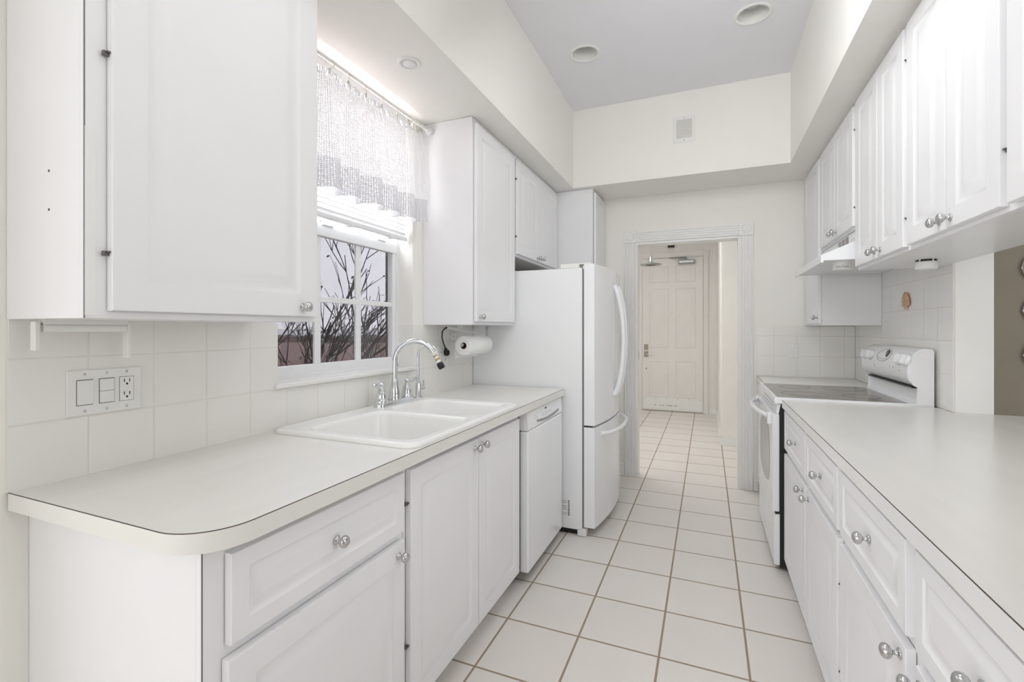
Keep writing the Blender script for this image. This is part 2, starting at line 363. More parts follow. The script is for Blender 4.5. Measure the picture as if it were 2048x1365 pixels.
mb = MB(); mb.box(dx0 - .016, dx0, YF - .006, 4.335, 0, dz); mb.box(dx1, dx1 + .015, YF - .006, 4.335, 0, dz); mb.box(dx0 - .016, dx1 + .015, YF - .006, 4.335, dz, dz + .023)
struct(mb.build('trim_7', M['trim'], bevel=.002))
mb = Bx(dx0, dx0 + .003, 4.235, 4.262, 1.02, 1.09).build('strike_plate', M['nickel'], bevel=.0008); tag(mb, 'small metal strike plate on the left doorway jamb', 'strike plate')
# ---- hall beyond
struct(Bx(-1.7, .9, 7.72, 7.85, 0, 2.95).build('wall_hall_end', M['frontdoor']))
struct(Bx(-1.7, -1.6, 4.33, 7.72, 0, 2.95).build('wall_hall_left', M['hall']))
mb = MB(); mb.box(.138, .9, 5.70, 7.72, 0, 2.95); mb.box(.9, 1.0, 4.33, 7.72, 0, 2.95)
struct(mb.build('wall_hall_right', M['hall'], bevel=.012, seg=4))
struct(Bx(-1.7, 1.0, 4.33, 7.85, 2.86, 2.95).build('ceiling_hall', M['ceil']))
def bb(x0, x1, y0, y1, name): 
    mb = MB(); mb.box(x0, x1, y0, y1, 0, .085); mb.box(x0 + (.004 if abs(x1 - x0) < .05 else 0), x1 - (.0 if abs(x1 - x0) < .05 else 0), y0 + (.004 if abs(y1 - y0) < .05 else 0), y1, .085, .10)
    return struct(mb.build(name, M['trim'], bevel=.002))
bb(.124, .138, 5.69, 7.72, 'baseboard_hall_right'); bb(.124, .9, 5.686, 5.70, 'baseboard_hall_return'); bb(.022, .124, 7.706, 7.72, 'baseboard_hall_end')
# entry door casing
mb = MB(); yy = 7.72
for x0, x1 in ((-1.035, -.953), (-.055, .020)): mb.box(x0, x1, yy - .02, yy, 0, 2.40); mb.box(x0 + .015, x1 - .015, yy - .026, yy, 0, 2.40)
mb.box(-1.035, .020, yy - .02, yy, 2.40, 2.49); mb.box(-1.035, .020, yy - .026, yy, 2.415, 2.475); mb.box(-.06, .024, yy - .034, yy, 2.40, 2.492)
mb.lathe([(.030, 0), (.026, .004), (.02, .001), (.012, .004), (0, .005)], (-.018, yy - .034, 2.446), (0, -1, 0), 20, caps=False)
struct(mb.build('trim_8', M['frontdoor'], bevel=.002))
# entry door (six panel)
t = thing('door_1', (-.505, 7.70, 0), 'six-panel entry door with kick plate at the end of the hall', 'door'); t['kind'] = 'structure'
DF = 7.690
def six_panel():
    mb = MB(); x0, x1 = -.950, -.058
    mb.box(x0, x1, DF, 7.72, .015, 2.385)
    cols = [(-.838, -.565), (-.448, -.178)]; rows = [(.235, .785), (1.005, 1.905), (2.02, 2.255)]
    for a, b in cols:
        for c, d in rows:
            rings = [(0, 0), (.004, .006), (.018, .007), (.030, .002), (.034, .002)]
            # moulding frame standing proud, then raised field
            V = []
            for ins, h in [(-.012, 0), (-.006, .005), (.002, .006), (.010, .001), (.035, .0012), (.052, .005), (.055, .005)]:
                V += [(a + ins, DF - h, c + ins), (b - ins, DF - h, c + ins), (b - ins, DF - h, d - ins), (a + ins, DF - h, d - ins)]
            F = [(i * 4 + k, i * 4 + (k + 1) % 4, i * 4 + 4 + (k + 1) % 4, i * 4 + 4 + k) for i in range(6) for k in range(4)] + [(24, 25, 26, 27)]
            mb.add(V, F)
    return mb
six_panel().build('door_slab', M['frontdoor'], t)
kp = Bx(-.925, -.083, DF - .003, DF, .03, .215).build('kick_plate', M['trim'], t); kp['label'] = 'white painted kick plate with scuff marks'
mb = MB()
for i in range(6): mb.lathe([(.007, 0), (.005, .002), (0, .003)], (-.905 + i * .161, DF - .003, .20), (0, -1, 0), 8, caps=False)
mb.build('screw', M['brass'], kp)
mb = MB(); random.seed(3)
for i in range(40):
    x = -.78 + random.random() * .36; mb.box(x, x + .006 + random.random() * .01, DF - .0034, DF - .003, .085 + random.random() * .01, .09 + random.random() * .012)
mb.build('scuff_mark', M['mgrey'], kp)
mb = MB(); mb.box(-.925, -.862, DF - .006, DF, .845, .935); mb.box(-.925, -.862, DF - .006, DF, .955, 1.045); mb.lathe([(.02, 0), (.02, .03), (0, .03)], (-.893, DF - .006, .89), (0, -1, 0), 16, caps=False)
mb.lathe([(.018, 0), (.016, .012), (0, .012)], (-.893, DF - .006, 1.0), (0, -1, 0), 16, caps=False)
lk = mb.build('lock_plate', M['brass'], t, .001)
MB().tube([(-.893, DF - .045, .89), (-.86, DF - .05, .89), (-.79, DF - .048, .888)], .008).build('lever_handle', M['nickel'], t)
MB().lathe([(.009, 0), (.007, .003), (0, .004)], (-.505, DF, 1.55), (0, -1, 0), 12, caps=False).build('peephole', M['chrome'], t)
MB().lathe([(.014, 0), (.012, .004), (0, .005)], (-.893, DF, .66), (0, -1, 0), 12, caps=False).build('door_stop', M['brass'], t)
cl = MB(); cl.box(-.41, -.175, DF - .07, DF, 2.285, 2.345); cb = cl.build('door_closer', M['mgrey'], t, .006)
Bx(-.395, -.19, DF - .072, DF - .07, 2.30, 2.33).build('closer_cover', M['trim'], cb)
mb = MB(); mb.tube([(-.29, DF - .04, 2.345), (-.29, DF - .04, 2.372)], .012); mb.tube([(-.29, DF - .04, 2.37), (-.54, DF - .10, 2.372), ], .007); mb.tube([(-.54, DF - .10, 2.376), (-.30, DF - .005, 2.395)], .007)
mb.build('closer_arm', M['mgrey'], cb)
# black box high on hall wall
mb = MB().prism([(-.575, 2.64), (-.465, 2.64), (-.475, 2.553), (-.565, 2.553)], 'y', 7.66, 7.72).build('door_chime', M['black'], bevel=.004); tag(mb, 'small black box mounted high on the wall above the entry door', 'chime box')
# pendant lamp
PX, PY = -.675, 6.3
t = thing('pendant_lamp', (PX, PY, 2.86), 'pendant lamp with a glass disc shade hanging in the hall', 'pendant lamp')
MB().lathe([(.0, 0), (.055, 0), (.055, -.015), (.02, -.03), (0, -.03)], (PX, PY, 2.86), n=20, caps=False).build('ceiling_rose', M['nickel'], t)
MB().tube([(PX, PY, 2.83), (PX, PY, 2.21)], .004, 8).build('rod', M['brass'], t)
MB().lathe([(0, 2.235), (.012, 2.23), (.018, 2.215), (.020, 2.185), (.026, 2.165), (.030, 2.146), (.012, 2.142), (0, 2.142)], (PX, PY, 0), n=20, caps=False).build('socket', M['nickel'], t)
gm = mat('green_edged_glass', (.35, .42, .40), .08); gm.node_tree.nodes['Principled BSDF'].inputs['Transmission Weight'].default_value = .5
MB().lathe([(.03, 2.142), (.06, 2.140), (.10, 2.132), (.134, 2.122), (.136, 2.118), (.134, 2.115), (.10, 2.125), (.06, 2.133), (.03, 2.135)], (PX, PY, 0), n=36, caps=False).build('lamp_shade', gm, t)
MB().lathe([(.03, 2.150), (.062, 2.135), (.066, 2.118), (.055, 2.112), (.05, 2.125), (0, 2.130)], (PX, PY, 0), n=24, caps=False).build('reflector', M['brass'], t)

# ================================================================== WINDOW
t = thing('window_1', (-1.60, 1.717, 1.084), 'white vinyl single-hung window above the sink', 'window'); t['kind'] = 'structure'
fx0, fx1 = -1.638, -1.575
mb = MB(); mb.box(fx0, fx1, wy0, wy0 + .018, 1.084, ZS); mb.box(fx0, fx1, wy1 - .018, wy1, 1.084, ZS); mb.box(fx0, fx1, wy0, wy1, 1.07, 1.098); mb.box(fx0, fx1, wy0, wy1, ZS - .03, ZS)
mb.box(fx1, fx1 + .004, wy1 - .010, wy1, 1.084, ZS)
mb.build('window_frame', M['vinyl'], t, .002)
def sash(name, xc, z0, z1, zm, thk=.026, rail=.045):
    mb = MB(); x0, x1 = xc - thk / 2, xc + thk / 2; a, b = wy0 + .019, wy1 - .019
    mb.box(x0, x1, a, a + .030, z0, z1); mb.box(x0, x1, b - .030, b, z0, z1); mb.box(x0, x1, a, b, z0, z0 + rail); mb.box(x0, x1, a, b, z1 - rail, z1)
    return mb.build(name, M['vinyl'], t, .003), (a + .030, b - .030, z0 + rail, z1 - rail)
def muntins(par, x, r, zm):
    a, b, c, d = r; mb = MB(); wd = .036
    for k in (1, 2):
        y = a + (b - a) * k / 3 
        mb.box(x - .006, x + .006, y - wd / 2, y + wd / 2, c, d)
    if zm: mb.box(x - .0055, x + .0065, a, b, zm - .0125, zm + .0125)
    mb.build('muntin', M['vinyl'], par, .002)
    g = Bx(x - .002, x + .002, a, b, c, d); g.build('pane', M['glasspane'], par)
s1, r1 = sash('lower_sash', -1.592, 1.092, 1.758, 1.42); muntins(s1, -1.592, (r1[0], r1[1], 1.137, 1.700), 1.421)
mb = Bx(-1.603, -1.573, wy0 + .020, wy1 - .020, 1.701, 1.756); mb.build('meeting_rail', M['vinyl'], s1, .003)
mb = MB(); mb.box(-1.580, -1.566, 1.60, 1.66, 1.750, 1.762); mb.box(-1.580, -1.566, 1.98, 2.04, 1.750, 1.762); mb.build('sash_lock', M['plastic'], s1, .002)
s2, r2 = sash('upper_sash', -1.622, 1.715, 2.41, 2.07); muntins(s2, -1.622, r2, 2.07)
sc = Bx(-1.637, -1.6355, wy0 + .018, wy1 - .018, 1.098, 1.73).build('insect_screen', M['screen'], t)
# mini blind
t = thing('window_blind', (-1.525, 1.717, 2.42), 'raised white mini blind behind the curtain, bottom rail at mid window', 'blind')
by0, by1 = wy0 + .008, wy1 - .010
Bx(-1.545, -1.505, by0, by1, 2.40, 2.436).build('head_rail', M['vinyl'], t, .002)
mb = MB(); n = 26; mb.uv = None
for i in range(n):
    zz = 1.80 + i * (2.395 - 1.80) / n
    V = []
    for j, (dx, dz_) in enumerate([(-.0085, -.0085), (-.005, -.003), (0, .001), (.005, .005), (.0085, .0085)]):
        V += [(-1.525 + dx, by0 + .002, zz + dz_), (-1.525 + dx, by1 - .002, zz + dz_)]
    V += [(v[0], v[1], v[2] - .0006) for v in V]
    F = [(2 * j, 2 * j + 1, 2 * j + 3, 2 * j + 2) for j in range(4)] + [(10 + 2 * j, 10 + 2 * j + 2, 10 + 2 * j + 3, 10 + 2 * j + 1) for j in range(4)] + [(0, 10, 11, 1), (8, 9, 19, 18)]
    mb.add(V, F, True)
mb.build('slats', M['slat'], t)
Bx(-1.540, -1.512, by0, by1, 1.768, 1.788).build('bottom_rail', M['vinyl'], t, .003)
for y in (1.38, 1.72, 2.05): MB().tube([(-1.511, y, 1.785), (-1.511, y, 2.40)], .0012, 6).build('ladder_cord', M['plastic'], t)
for y in (1.72, 2.02): Bx(-1.545, -1.508, y - .014, y + .014, 1.762, 1.770).build('rail_clip', M['plastic'], t, .002)
# curtain rod
RX, RZ = -1.428, 2.388
t = thing('curtain_rod', (RX, 1.75, RZ), 'white metal curtain rod above the kitchen window with round finial', 'curtain rod')
MB().tube([(RX, 1.20, RZ), (RX, 2.20, RZ)], .0085, 14).build('pole', M['plastic'], t)
MB().lathe([(.0, 0), (.010, .0), (.012, .008), (.009, .014), (.016, .022), (.022, .034), (.020, .044), (.010, .050), (0, .0505)], (RX, 2.20, RZ), (0, 1, 0), 20, caps=False).build('finial', M['plastic'], t)
mb = MB(); mb.tube([(RX, 2.185, RZ + .006), (RX - .02, 2.19, RZ + .02), (XW + .004, 2.19, RZ + .03)], .006, 10); mb.box(XW, XW + .005, 2.175, 2.205, RZ, RZ + .05); mb.build('bracket', M['plastic'], t)
mb = MB(); mb.tube([(RX, 1.215, RZ + .006), (XW + .004, 1.21, RZ + .02)], .006, 10); mb.box(XW, XW + .005, 1.195, 1.225, RZ - .02, RZ + .04)
mb.build('bracket', M['plastic'], t)
# valance curtain
t = thing('valance_curtain', (RX, 1.72, 2.35), 'white open-weave valance curtain hanging from rings over the window', 'curtain')
cy0, cy1 = 1.20, 2.155; zt, zm_, zb_ = 2.325, 1.985, 1.855
def cx(y, z):
    k = (zt - z) / (zt - zb_); u = (y - cy0)
    a = .010 + .024 * k
    return RX + .005 + a * sin(u * 2 * pi / .135 + .6) + .010 * k * sin(u * 2 * pi / .31 + 2) + .004 * (1 - k) * sin(u * 2 * pi / .03)
def cy_(y, z):
    k = (zt - z) / (zt - zb_); e = max(0, (y - (cy1 - .12)) / .12)
    return y + e * .05 * sin(min(1, k * 1.25) * pi) + .012 * k * sin((y - cy0) * 2 * pi / .135)
def sheet(z0, z1, ny, nz, edge=None):
    mb = MB(); V = []; U = []
    for j in range(nz + 1):
        for i in range(ny + 1):
            y = cy0 + (cy1 - cy0) * i / ny; z = z0 + (z1 - z0) * j / nz
            sag = 0
            if j == nz and edge == 'bottom' or (edge == 'bottom'):
                sag = .007 * sin((y - cy0) * 2 * pi / .135 + 1.5) * (z0 - z) / (z0 - z1)
            top = .008 * abs(sin((y - cy0) * pi / .115)) if edge == 'top' and j == 0 else 0
            V.append((cx(y, z), cy_(y, z), z + sag - top)); U.append((y * 1.35, z))
    F = [(j * (ny + 1) + i, j * (ny + 1) + i + 1, (j + 1) * (ny + 1) + i + 1, (j + 1) * (ny + 1) + i) for j in range(nz) for i in range(ny)]
    mb.add(V, F, True); mb.uv = U; return mb
sheet(zt, zm_, 220, 14, 'top').build('curtain_cloth', M['lace'], t, recalc=False)
c2 = sheet(zm_, zb_, 220, 6, 'bottom').build('hem_band', M['laceband'], t, recalc=False); c2['label'] = 'denser grey checked hem band'
mb = MB()
for i in range(160):
    y = cy0 + (cy1 - cy0) * i / 159; mb.tube([(cx(y, zt) + random.uniform(-.004, .004), cy_(y, zt), zt - .008), (cx(y, zt) + random.uniform(-.006, .006), cy_(y, zt) + random.uniform(-.003, .003), zt + .016)], .0022, 5)
mb.build('ruffle', M['lace'], t)
for i, y in enumerate([1.27, 1.38, 1.492, 1.60, 1.712, 1.825, 1.942, 2.048, 2.121]):
    a = (radians(90), 0, 0); tilt = [.5, -.8, .35, -.72, -.95, -.75, -.9, .1, -.35][i]
    pts = []
    for k in range(25):
        b = 2 * pi * k / 24; pts.append((RX + .0185 * cos(b) * cos(tilt), y + .0185 * cos(b) * sin(tilt), RZ - .012 + .0185 * sin(b)))
    rg = MB().tube(pts, .0017, 8).build('curtain_ring', M['cream'], t)
    mb = MB(); mb.box(RX - .003, RX + .003, y - .004, y + .004, RZ - .052, RZ - .030); mb.build('clip', M['nickel'], rg)

# ================================================================== recessed lights, vent
for i, (x, y) in enumerate(cans):
    t = thing('recessed_light', (x, y, ZT), ['round recessed ceiling light nearer the sink wall', 'round recessed ceiling light nearer the range wall'][i], 'ceiling light', 'recessed lights in the tray ceiling')
    MB().lathe([(.078, .02), (.078, -.001), (.088, -.004), (.098, -.003), (.100, 0)], (x, y, ZT), n=40, caps=False).build('trim_ring', M['trim'], t)
    MB().lathe([(.0775, 0), (.074, .05), (.066, .10), (.060, .125), (0, .125)], (x, y, ZT), n=40, caps=False).build('housing', M['trim'], t)
    MB().lathe([(0, .045), (.022, .047), (.026, .052), (.044, .056), (.050, .070), (.040, .124)], (x, y, ZT), n=28, caps=False).build('bulb', mat('frosted_bulb', (.62, .62, .60), .3), t)
t = thing('soffit_downlight', (-1.189, 1.706, ZS), 'small round eyeball downlight in the soffit above the sink', 'ceiling light')
MB().lathe([(.052, 0), (.052, -.003), (.047, -.007), (.036, -.006), (.034, -.002), (0, -.002)], (-1.189, 1.706, ZS), n=36, caps=False).build('trim_ring', M['plastic'], t)
MB().lathe([(.029, -.002), (.029, -.006), (.024, -.009), (.018, -.008), (.010, -.011), (0, -.011)], (-1.189, 1.706, ZS), n=30, caps=False).build('eyeball', M['plastic'], t)
t = thing('vent_grille', (-.160, 3.742, 2.785), 'white rectangular vent grille high on the far soffit', 'vent grille')
Bx(-.236, -.084, 3.737, 3.742, 2.686, 2.884).build('cover_plate', M['plastic'], t, .002)
mb = MB()
for i in range(16): mb.box(-.212, -.108, 3.733, 3.737, 2.722 + i * .0083, 2.7265 + i * .0083)
mb.build('louvres', M['plastic'], t); Bx(-.214, -.106, 3.7365, 3.737, 2.720, 2.856).build('grille_back', mat('warm_grey_filter', (.56, .53, .47), .8), t)
for zz in (2.868, 2.702): MB().lathe([(.004, 0), (0, .002)], (-.160, 3.737, zz), (0, -1, 0), 10, caps=False).build('screw', M['mgrey'], t)

# ================================================================== LEFT RUN
def door_part(side, xf, y0, y1, z0, z1, par, kn=None, hinges=(), frame=.058, name='door', label=None):
    d = panel_mb(side, xf, y0, y1, z0, z1, frame).build(name, M['cab'], par)
    for p in d.data.polygons: p.use_smooth = True
    d.data.set_sharp_from_angle(angle=radians(32)); d.modifiers.new('weighted_normals', 'WEIGHTED_NORMAL').keep_sharp = True
    if label: d['label'] = label
    if kn: knob(side, xf, kn[0], kn[1], d)
    for hy, hz in hinges: hinge(side, xf - side * .019, hy, hz, d)
    return d
# near upper cabinet
CX, DX = -1.172, -1.150
t = thing('upper_cabinet', (-1.32, .85, 1.312), 'tall one-door wall cabinet left of the window, closest to the camera', 'wall cabinet')
carcass(1, XW + .001, CX, .550, 1.160, 1.312, ZS - .002, t); frame_part(1, CX, .550, 1.160, 1.312, ZS - .002, t)
door_part(1, DX, .588, 1.150, 1.328, 2.415, t, (1.088, 1.357), [(.586, 1.448), (.586, 1.867)], .066)
for zz in (1.629, 1.546): MB().lathe([(0, .0006), (.0028, .0006), (.0028, 0)], (-1.304, .550, zz), (0, -1, 0), 10, caps=False).build('screw_hole', M['black'], t)
pt = Bx(CX, CX + .0015, .5502, .5685, 1.318, 1.705).build('filler_strip', M['trim'], t); pt['label'] = 'patched strip on the front corner'
Bx(CX - .0016, CX + .0003, .5490, .5512, 1.312, ZS - .002).build('panel_seam', M['seam'], t)
# towel holder under it
t = thing('towel_holder', (-1.40, .66, 1.312), 'empty white paper towel holder under the near left wall cabinet', 'towel holder')
mb = MB(); mb.tube([(-1.40, .578, 1.292), (-1.40, .744, 1.292)], .010, 14); mb.box(-1.412, -1.388, .578, .744, 1.300, 1.312); mb.build('bar', M['plastic'], t)
for y in (.568, .750): Bx(-1.414, -1.392, y - .005, y + .005, 1.212 if y > .7 else 1.240, 1.306).build('arm', M['plastic'], t, .002)
# far upper cabinet
t = thing('upper_cabinet', (-1.32, 2.54, 1.312), 'tall one-door wall cabinet between the window and the refrigerator', 'wall cabinet')
carcass(1, XW + .001, CX, 2.257, 2.835, 1.312, ZS - .002, t); frame_part(1, CX, 2.257, 2.835, 1.312, ZS - .002, t)
door_part(1, DX, 2.276, 2.822, 1.330, 2.405, t, (2.310, 1.355))
# over-fridge cabinet
t = thing('upper_cabinet', (-1.32, 3.3, 1.770), 'short two-door cabinet over the refrigerator', 'wall cabinet')
mb = MB(); mb.box(XW + .001, CX - .018, 2.838, 3.795, 1.775, ZS - .002); mb.build('carcass', M['inner'], t)
frame_part(1, CX, 2.838, 3.795, 1.770, ZS - .002, t)
d = door_part(1, DX, 2.872, 3.296, 1.785, 2.405, t, (3.251, 1.808), [(2.870, 1.898), (2.870, 2.277)], .058)
d = door_part(1, DX, 3.300, 3.745, 1.785, 2.405, t, (3.342, 1.812))
# pantry
t = thing('pantry_cabinet', (-1.17, 4.0, 0), 'deep full-height white cabinet between refrigerator and doorway wall', 'cabinet')
carcass(1, XW + .001, -.865, 3.800, YF - .001, 0, ZS - .002, t, toe=.09); frame_part(1, -.865, 3.800, YF - .001, .09, ZS - .002, t)
door_part(1, -.843, 3.830, 4.190, 1.20, 2.41, t); door_part(1, -.843, 3.830, 4.190, .11, 1.19, t)
# base cabinets left
BX, BD = -.872, -.850
t = thing('base_cabinet', (-1.17, .9, 0), 'base cabinet with a drawer over one door at the near end of the sink counter', 'base cabinet')
carcass(1, XW + .001, BX, .589, 1.213, 0, .874, t, toe=.095); frame_part(1, BX, .589, 1.213, .095, .874, t)
Bx(BX - .0016, BX + .0003, .588, .5902, .095, .874).build('panel_seam', M['seam'], t)
door_part(1, BD, .632, 1.196, .674, .853, t, (.911, .765), (), .038, 'drawer')
door_part(1, BD, .626, 1.196, .100, .648, t, (1.164, .612), (), .058)
t = thing('base_cabinet', (-1.17, 1.7, 0), 'sink base cabinet with two tall doors', 'base cabinet')
mb = MB(); mb.box(XW + .001, BX - .018, 1.215, 1.222, .095, .874); mb.box(XW + .001, BX - .018, 2.150, 2.168, .095, .874); mb.box(XW + .001, BX - .018, 1.215, 2.168, .095, .111); mb.box(XW + .001, XW + .008, 1.215, 2.168, .095, .874); mb.box(XW + .001, BX - .075, 1.216, 2.167, 0, .095)
mb.build('carcass', M['cabside'], t)
mb = MB(); xf = BX; mb.box(xf - .018, xf, 1.215, 1.240, .095, .874); mb.box(xf - .018, xf, 2.135, 2.168, .095, .874); mb.box(xf - .018, xf, 1.240, 2.135, .095, .125); mb.box(xf - .018, xf, 1.240, 2.135, .835, .874); mb.build('face_frame', M['cab'], t)
door_part(1, BD, 1.228, 1.698, .094, .850, t, (1.662, .816), [(1.226, .30), (1.226, .745)])
door_part(1, BD, 1.702, 2.145, .094, .850, t, (1.725, .820), [(2.140, .30)])
# countertop left with sink cut-out
sy0, sy1, sx0, sx1 = 1.250, 2.078, -1.415, -.862     # hole
CE = -.825
t = thing('countertop', (-1.15, 1.69, .875), 'almond laminate countertop with the sink, rounded near corner', 'countertop')
mb = MB(); R = .11; arc = [(CE - R + R * cos(a), .551 + R - R * sin(a)) for a in [pi / 2 * (1 - k / 14) for k in range(15)]]
# slab pieces around the sink
mb.prism([(XL, .551)] + arc + [(CE, sy0), (XL, sy0)], 'z', .877, ZC)
mb.box(XL, sx0, sy0, sy1, .877, ZC); mb.box(sx1, CE, sy0, sy1, .877, ZC); mb.box(XL, CE, sy1, 2.832, .877, ZC)
mb.build('slab', M['lam'], t, recalc=True)
def edge_strip(mb, path, zl, zh, th, closed=False):
    # outline offset outward
    P = [Vector((a, b)) for a, b in path]; O = []
    for i, p in enumerate(P):
        d = (P[min(i + 1, len(P) - 1)] - P[max(i - 1, 0)]).normalized(); nrm = Vector((d.y, -d.x)); O.append(p + nrm * th)
    n = len(P); V = [(p.x, p.y, zl) for p in P] + [(p.x, p.y, zl) for p in O] + [(p.x, p.y, zh) for p in P] + [(p.x, p.y, zh) for p in O]
    F = []
    for i in range(n - 1):
        F += [(i, i + 1, n + i + 1, n + i), (2 * n + i, 3 * n + i, 3 * n + i + 1, 2 * n + i + 1), (n + i, n + i + 1, 3 * n + i + 1, 3 * n + i)]
    tops = [f for i, f in enumerate(F) if i % 3 != 2]; side_ = [f for i, f in enumerate(F) if i % 3 == 2]
    mb.add(V, tops, False); mb.add(V, side_, True); mb.add([V[0], V[n], V[3 * n], V[2 * n]], [(0, 1, 2, 3)]); mb.add([V[n - 1], V[2 * n - 1], V[4 * n - 1], V[3 * n - 1]], [(0, 1, 2, 3)])
path = [(XL, .551)] + [(CE - R, .551)] + arc[1:] + [(CE, 1.2), (CE, 2.0), (CE, 2.832)]
mb = MB(); edge_strip(mb, path, .875, .9136, .0012); mb.build('front_edge', M['lamedge'], t, recalc=False)
mb = MB(); edge_strip(mb, path, .9136, .9152, .0013); mb.build('edge_line', M['lamline'], t, recalc=False)
# sink
t = thing('kitchen_sink', (-1.14, 1.664, ZC), 'white enamel double-bowl drop-in sink', 'sink')
def rrect(x0, x1, y0, y1, r, n=6):
    P = []
    for cx_, cy__, a0 in ((x1 - r, y1 - r, 0), (x0 + r, y1 - r, 90), (x0 + r, y0 + r, 180), (x1 - r, y0 + r, 270)):
        for k in range(n + 1):
            a = radians(a0 + 90 * k / n); P.append((cx_ + r * cos(a), cy__ + r * sin(a)))
    return P
def loft(mb, rings, n, close=True):
    V = [p for r in rings for p in r]; F = [(i * n + k, i * n + (k + 1) % n, (i + 1) * n + (k + 1) % n, (i + 1) * n + k) for i in range(len(rings) - 1) for k in range(n)]
    mb.add(V, F, True)
    if close: mb.add(rings[-1], [tuple(range(n))])
mb = MB(); so = (-1.450, -.835, 1.224, 2.112)
ins = [(0, .9155), (0, .921), (.004, .928), (.010, .931), (.018, .931), (.024, .929)]
n = 28
rings = [[(x, y, z) for x, y in rrect(so[0] + d, so[1] - d, so[2] + d, so[3] - d, .045 - d * .5)] for d, z in ins]
loft(mb, rings, n, False)
# top deck as polygons between the outer ring and two bowl rims
bowls = [(-1.345, -.875, 1.268, 1.700), (-1.345, -.875, 1.740, 2.070)]
ZD = .929; X0, X1, Y0, Y1 = so[0] + .024, so[1] - .024, so[2] + .024, so[3] - .024
xs = X0; 
def deckrect(x0, x1, y0, y1): mb.add([(x0, y0, ZD), (x1, y0, ZD), (x1, y1, ZD), (x0, y1, ZD)], [(0, 1, 2, 3)], True)
# back deck, divider, small margins (outer corners are covered by the rounded ring polygon strips)
def bowl(b, depth):
    x0, x1, y0, y1 = b; rr = .055
    prof = [(0, ZD), (.004, ZD - .001), (.009, ZD - .006), (.012, ZD - .016), (.018, ZD - .06), (.034, ZD - depth + .075), (.052, ZD - depth + .038), (.080, ZD - depth + .014), (.120, ZD - depth + .004), (.165, ZD - depth)]
    mx_ = min(x1 - x0, y1 - y0) / 2 - .02; rg = [[(x, y, z) for x, y in rrect(x0 + min(d, mx_), x1 - min(d, mx_), y0 + min(d, mx_), y1 - min(d, mx_), max(.012, rr - max(0, d - .08)))] for d, z in prof]; loft(mb, rg, n, True); return rg[0]
g1 = bowl(bowls[0], .225); g2 = bowl(bowls[1], .20)
bmk = bmesh.new()
outer = rings[-1]
def loopv(pts): return [bmk.verts.new(p) for p in pts]
loops = [loopv(outer), loopv(g1), loopv(g2)]; es = []
for lp in loops:
    for i in range(len(lp)): es.append(bmk.edges.new((lp[i], lp[(i + 1) % len(lp)])))
bmesh.ops.triangle_fill(bmk, use_beauty=True, use_dissolve=False, edges=es)
bmk.verts.index_update(); mb.add([tuple(v.co) for v in bmk.verts], [tuple(v.index for v in f.verts) for f in bmk.faces], True); bmk.free()
skb = mb.build('basin', M['sink'], t)
MB().lathe([(.040, .004), (.036, .002), (.020, .001), (0, .001)], (-1.12, 1.484, ZD - .225), n=24, caps=False).build('drain', M['chrome'], t)
MB().lathe([(.040, .004), (.036, .002), (.020, .001), (0, .001)], (-1.12, 1.905, ZD - .20), n=24, caps=False).build('drain', M['chrome'], t)
mb = MB(); pts = [(-1.245 + .016 * cos(a), 1.384 + .011 * sin(a), 0) for a in [2 * pi * k / 24 for k in range(25)]]
# maker's oval on the back slope of the bowl
ov = []
for k in range(25):
    a = 2 * pi * k / 24; ov.append((-1.3265, 1.350 + .024 * cos(a), ZD - .050 + .010 * sin(a)))
mb.tube(ov, .0010, 5); ml = mb.build('maker_mark', mat('faded_bronze_print', (.50, .44, .36), .4), t)
# faucet
FX, FY, FZ = -1.388, 1.872, .929
t = thing('kitchen_faucet', (FX, FY, FZ), 'chrome two-handle gooseneck faucet behind the sink', 'faucet')
mb = MB(); V = rrect(FX - .030, FX + .030, FY - .135, FY + .135, .028)
loft(mb, [[(x, y, FZ) for x, y in V], [(x, y, FZ + .012) for x, y in V], [(FX + (x - FX) * .82, FY + (y - FY) * .96, FZ + .024) for x, y in V]], 28, True)
mb.build('base_plate', M['chrome'], t)
MB().lathe([(.030, .02), (.031, .028), (.028, .034), (.0275, .05), (.024, .075), (.018, .100), (.0155, .115), (.0145, .122)], (FX, FY, FZ), n=28).build('spout_base', M['chrome'], t)
mb = MB(); sd = Vector((.93, .36, 0)).normalized(); Rr = .098
pts = [(FX, FY, FZ + .115), (FX, FY, FZ + .16), (FX, FY, FZ + .205)]
for k in range(1, 19):
    a = pi * k / 18 * .86; p = Vector((FX, FY, FZ + .205)) + sd * (Rr - Rr * cos(a)) + Vector((0, 0, Rr * sin(a))); pts.append(tuple(p))
mb.tube(pts, .0125, 16); mb.build('gooseneck', M['chrome'], t)
e = Vector(pts[-1]); dd = (Vector(pts[-1]) - Vector(pts[-2])).normalized()
mb = MB()
hose = [e + dd * s_ for s_ in (0, .010)]
mb.lathe([(.0145, 0), (.0145, .014), (.009, .016), (.009, .022), (.0125, .024), (.0125, .032), (.009, .034), (.009, .042), (.013, .044), (.013, .054), (.010, .056)], e, dd, 20)
mb.build('spray_fitting', M['plastic'], t)
mb = MB(); mb.lathe([(.010, .016), (.0105, .022)], e, dd, 20); mb.lathe([(.010, .034), (.0105, .042)], e, dd, 20); mb.build('brass_ring', mat('old_brass', (.5, .33, .12), .35, 1), t)
MB().lathe([(.014, .056), (.016, .062), (.0165, .082), (.013, .088), (0, .088)], e, dd, 18).build('spray_tip', M['rubber'], t)
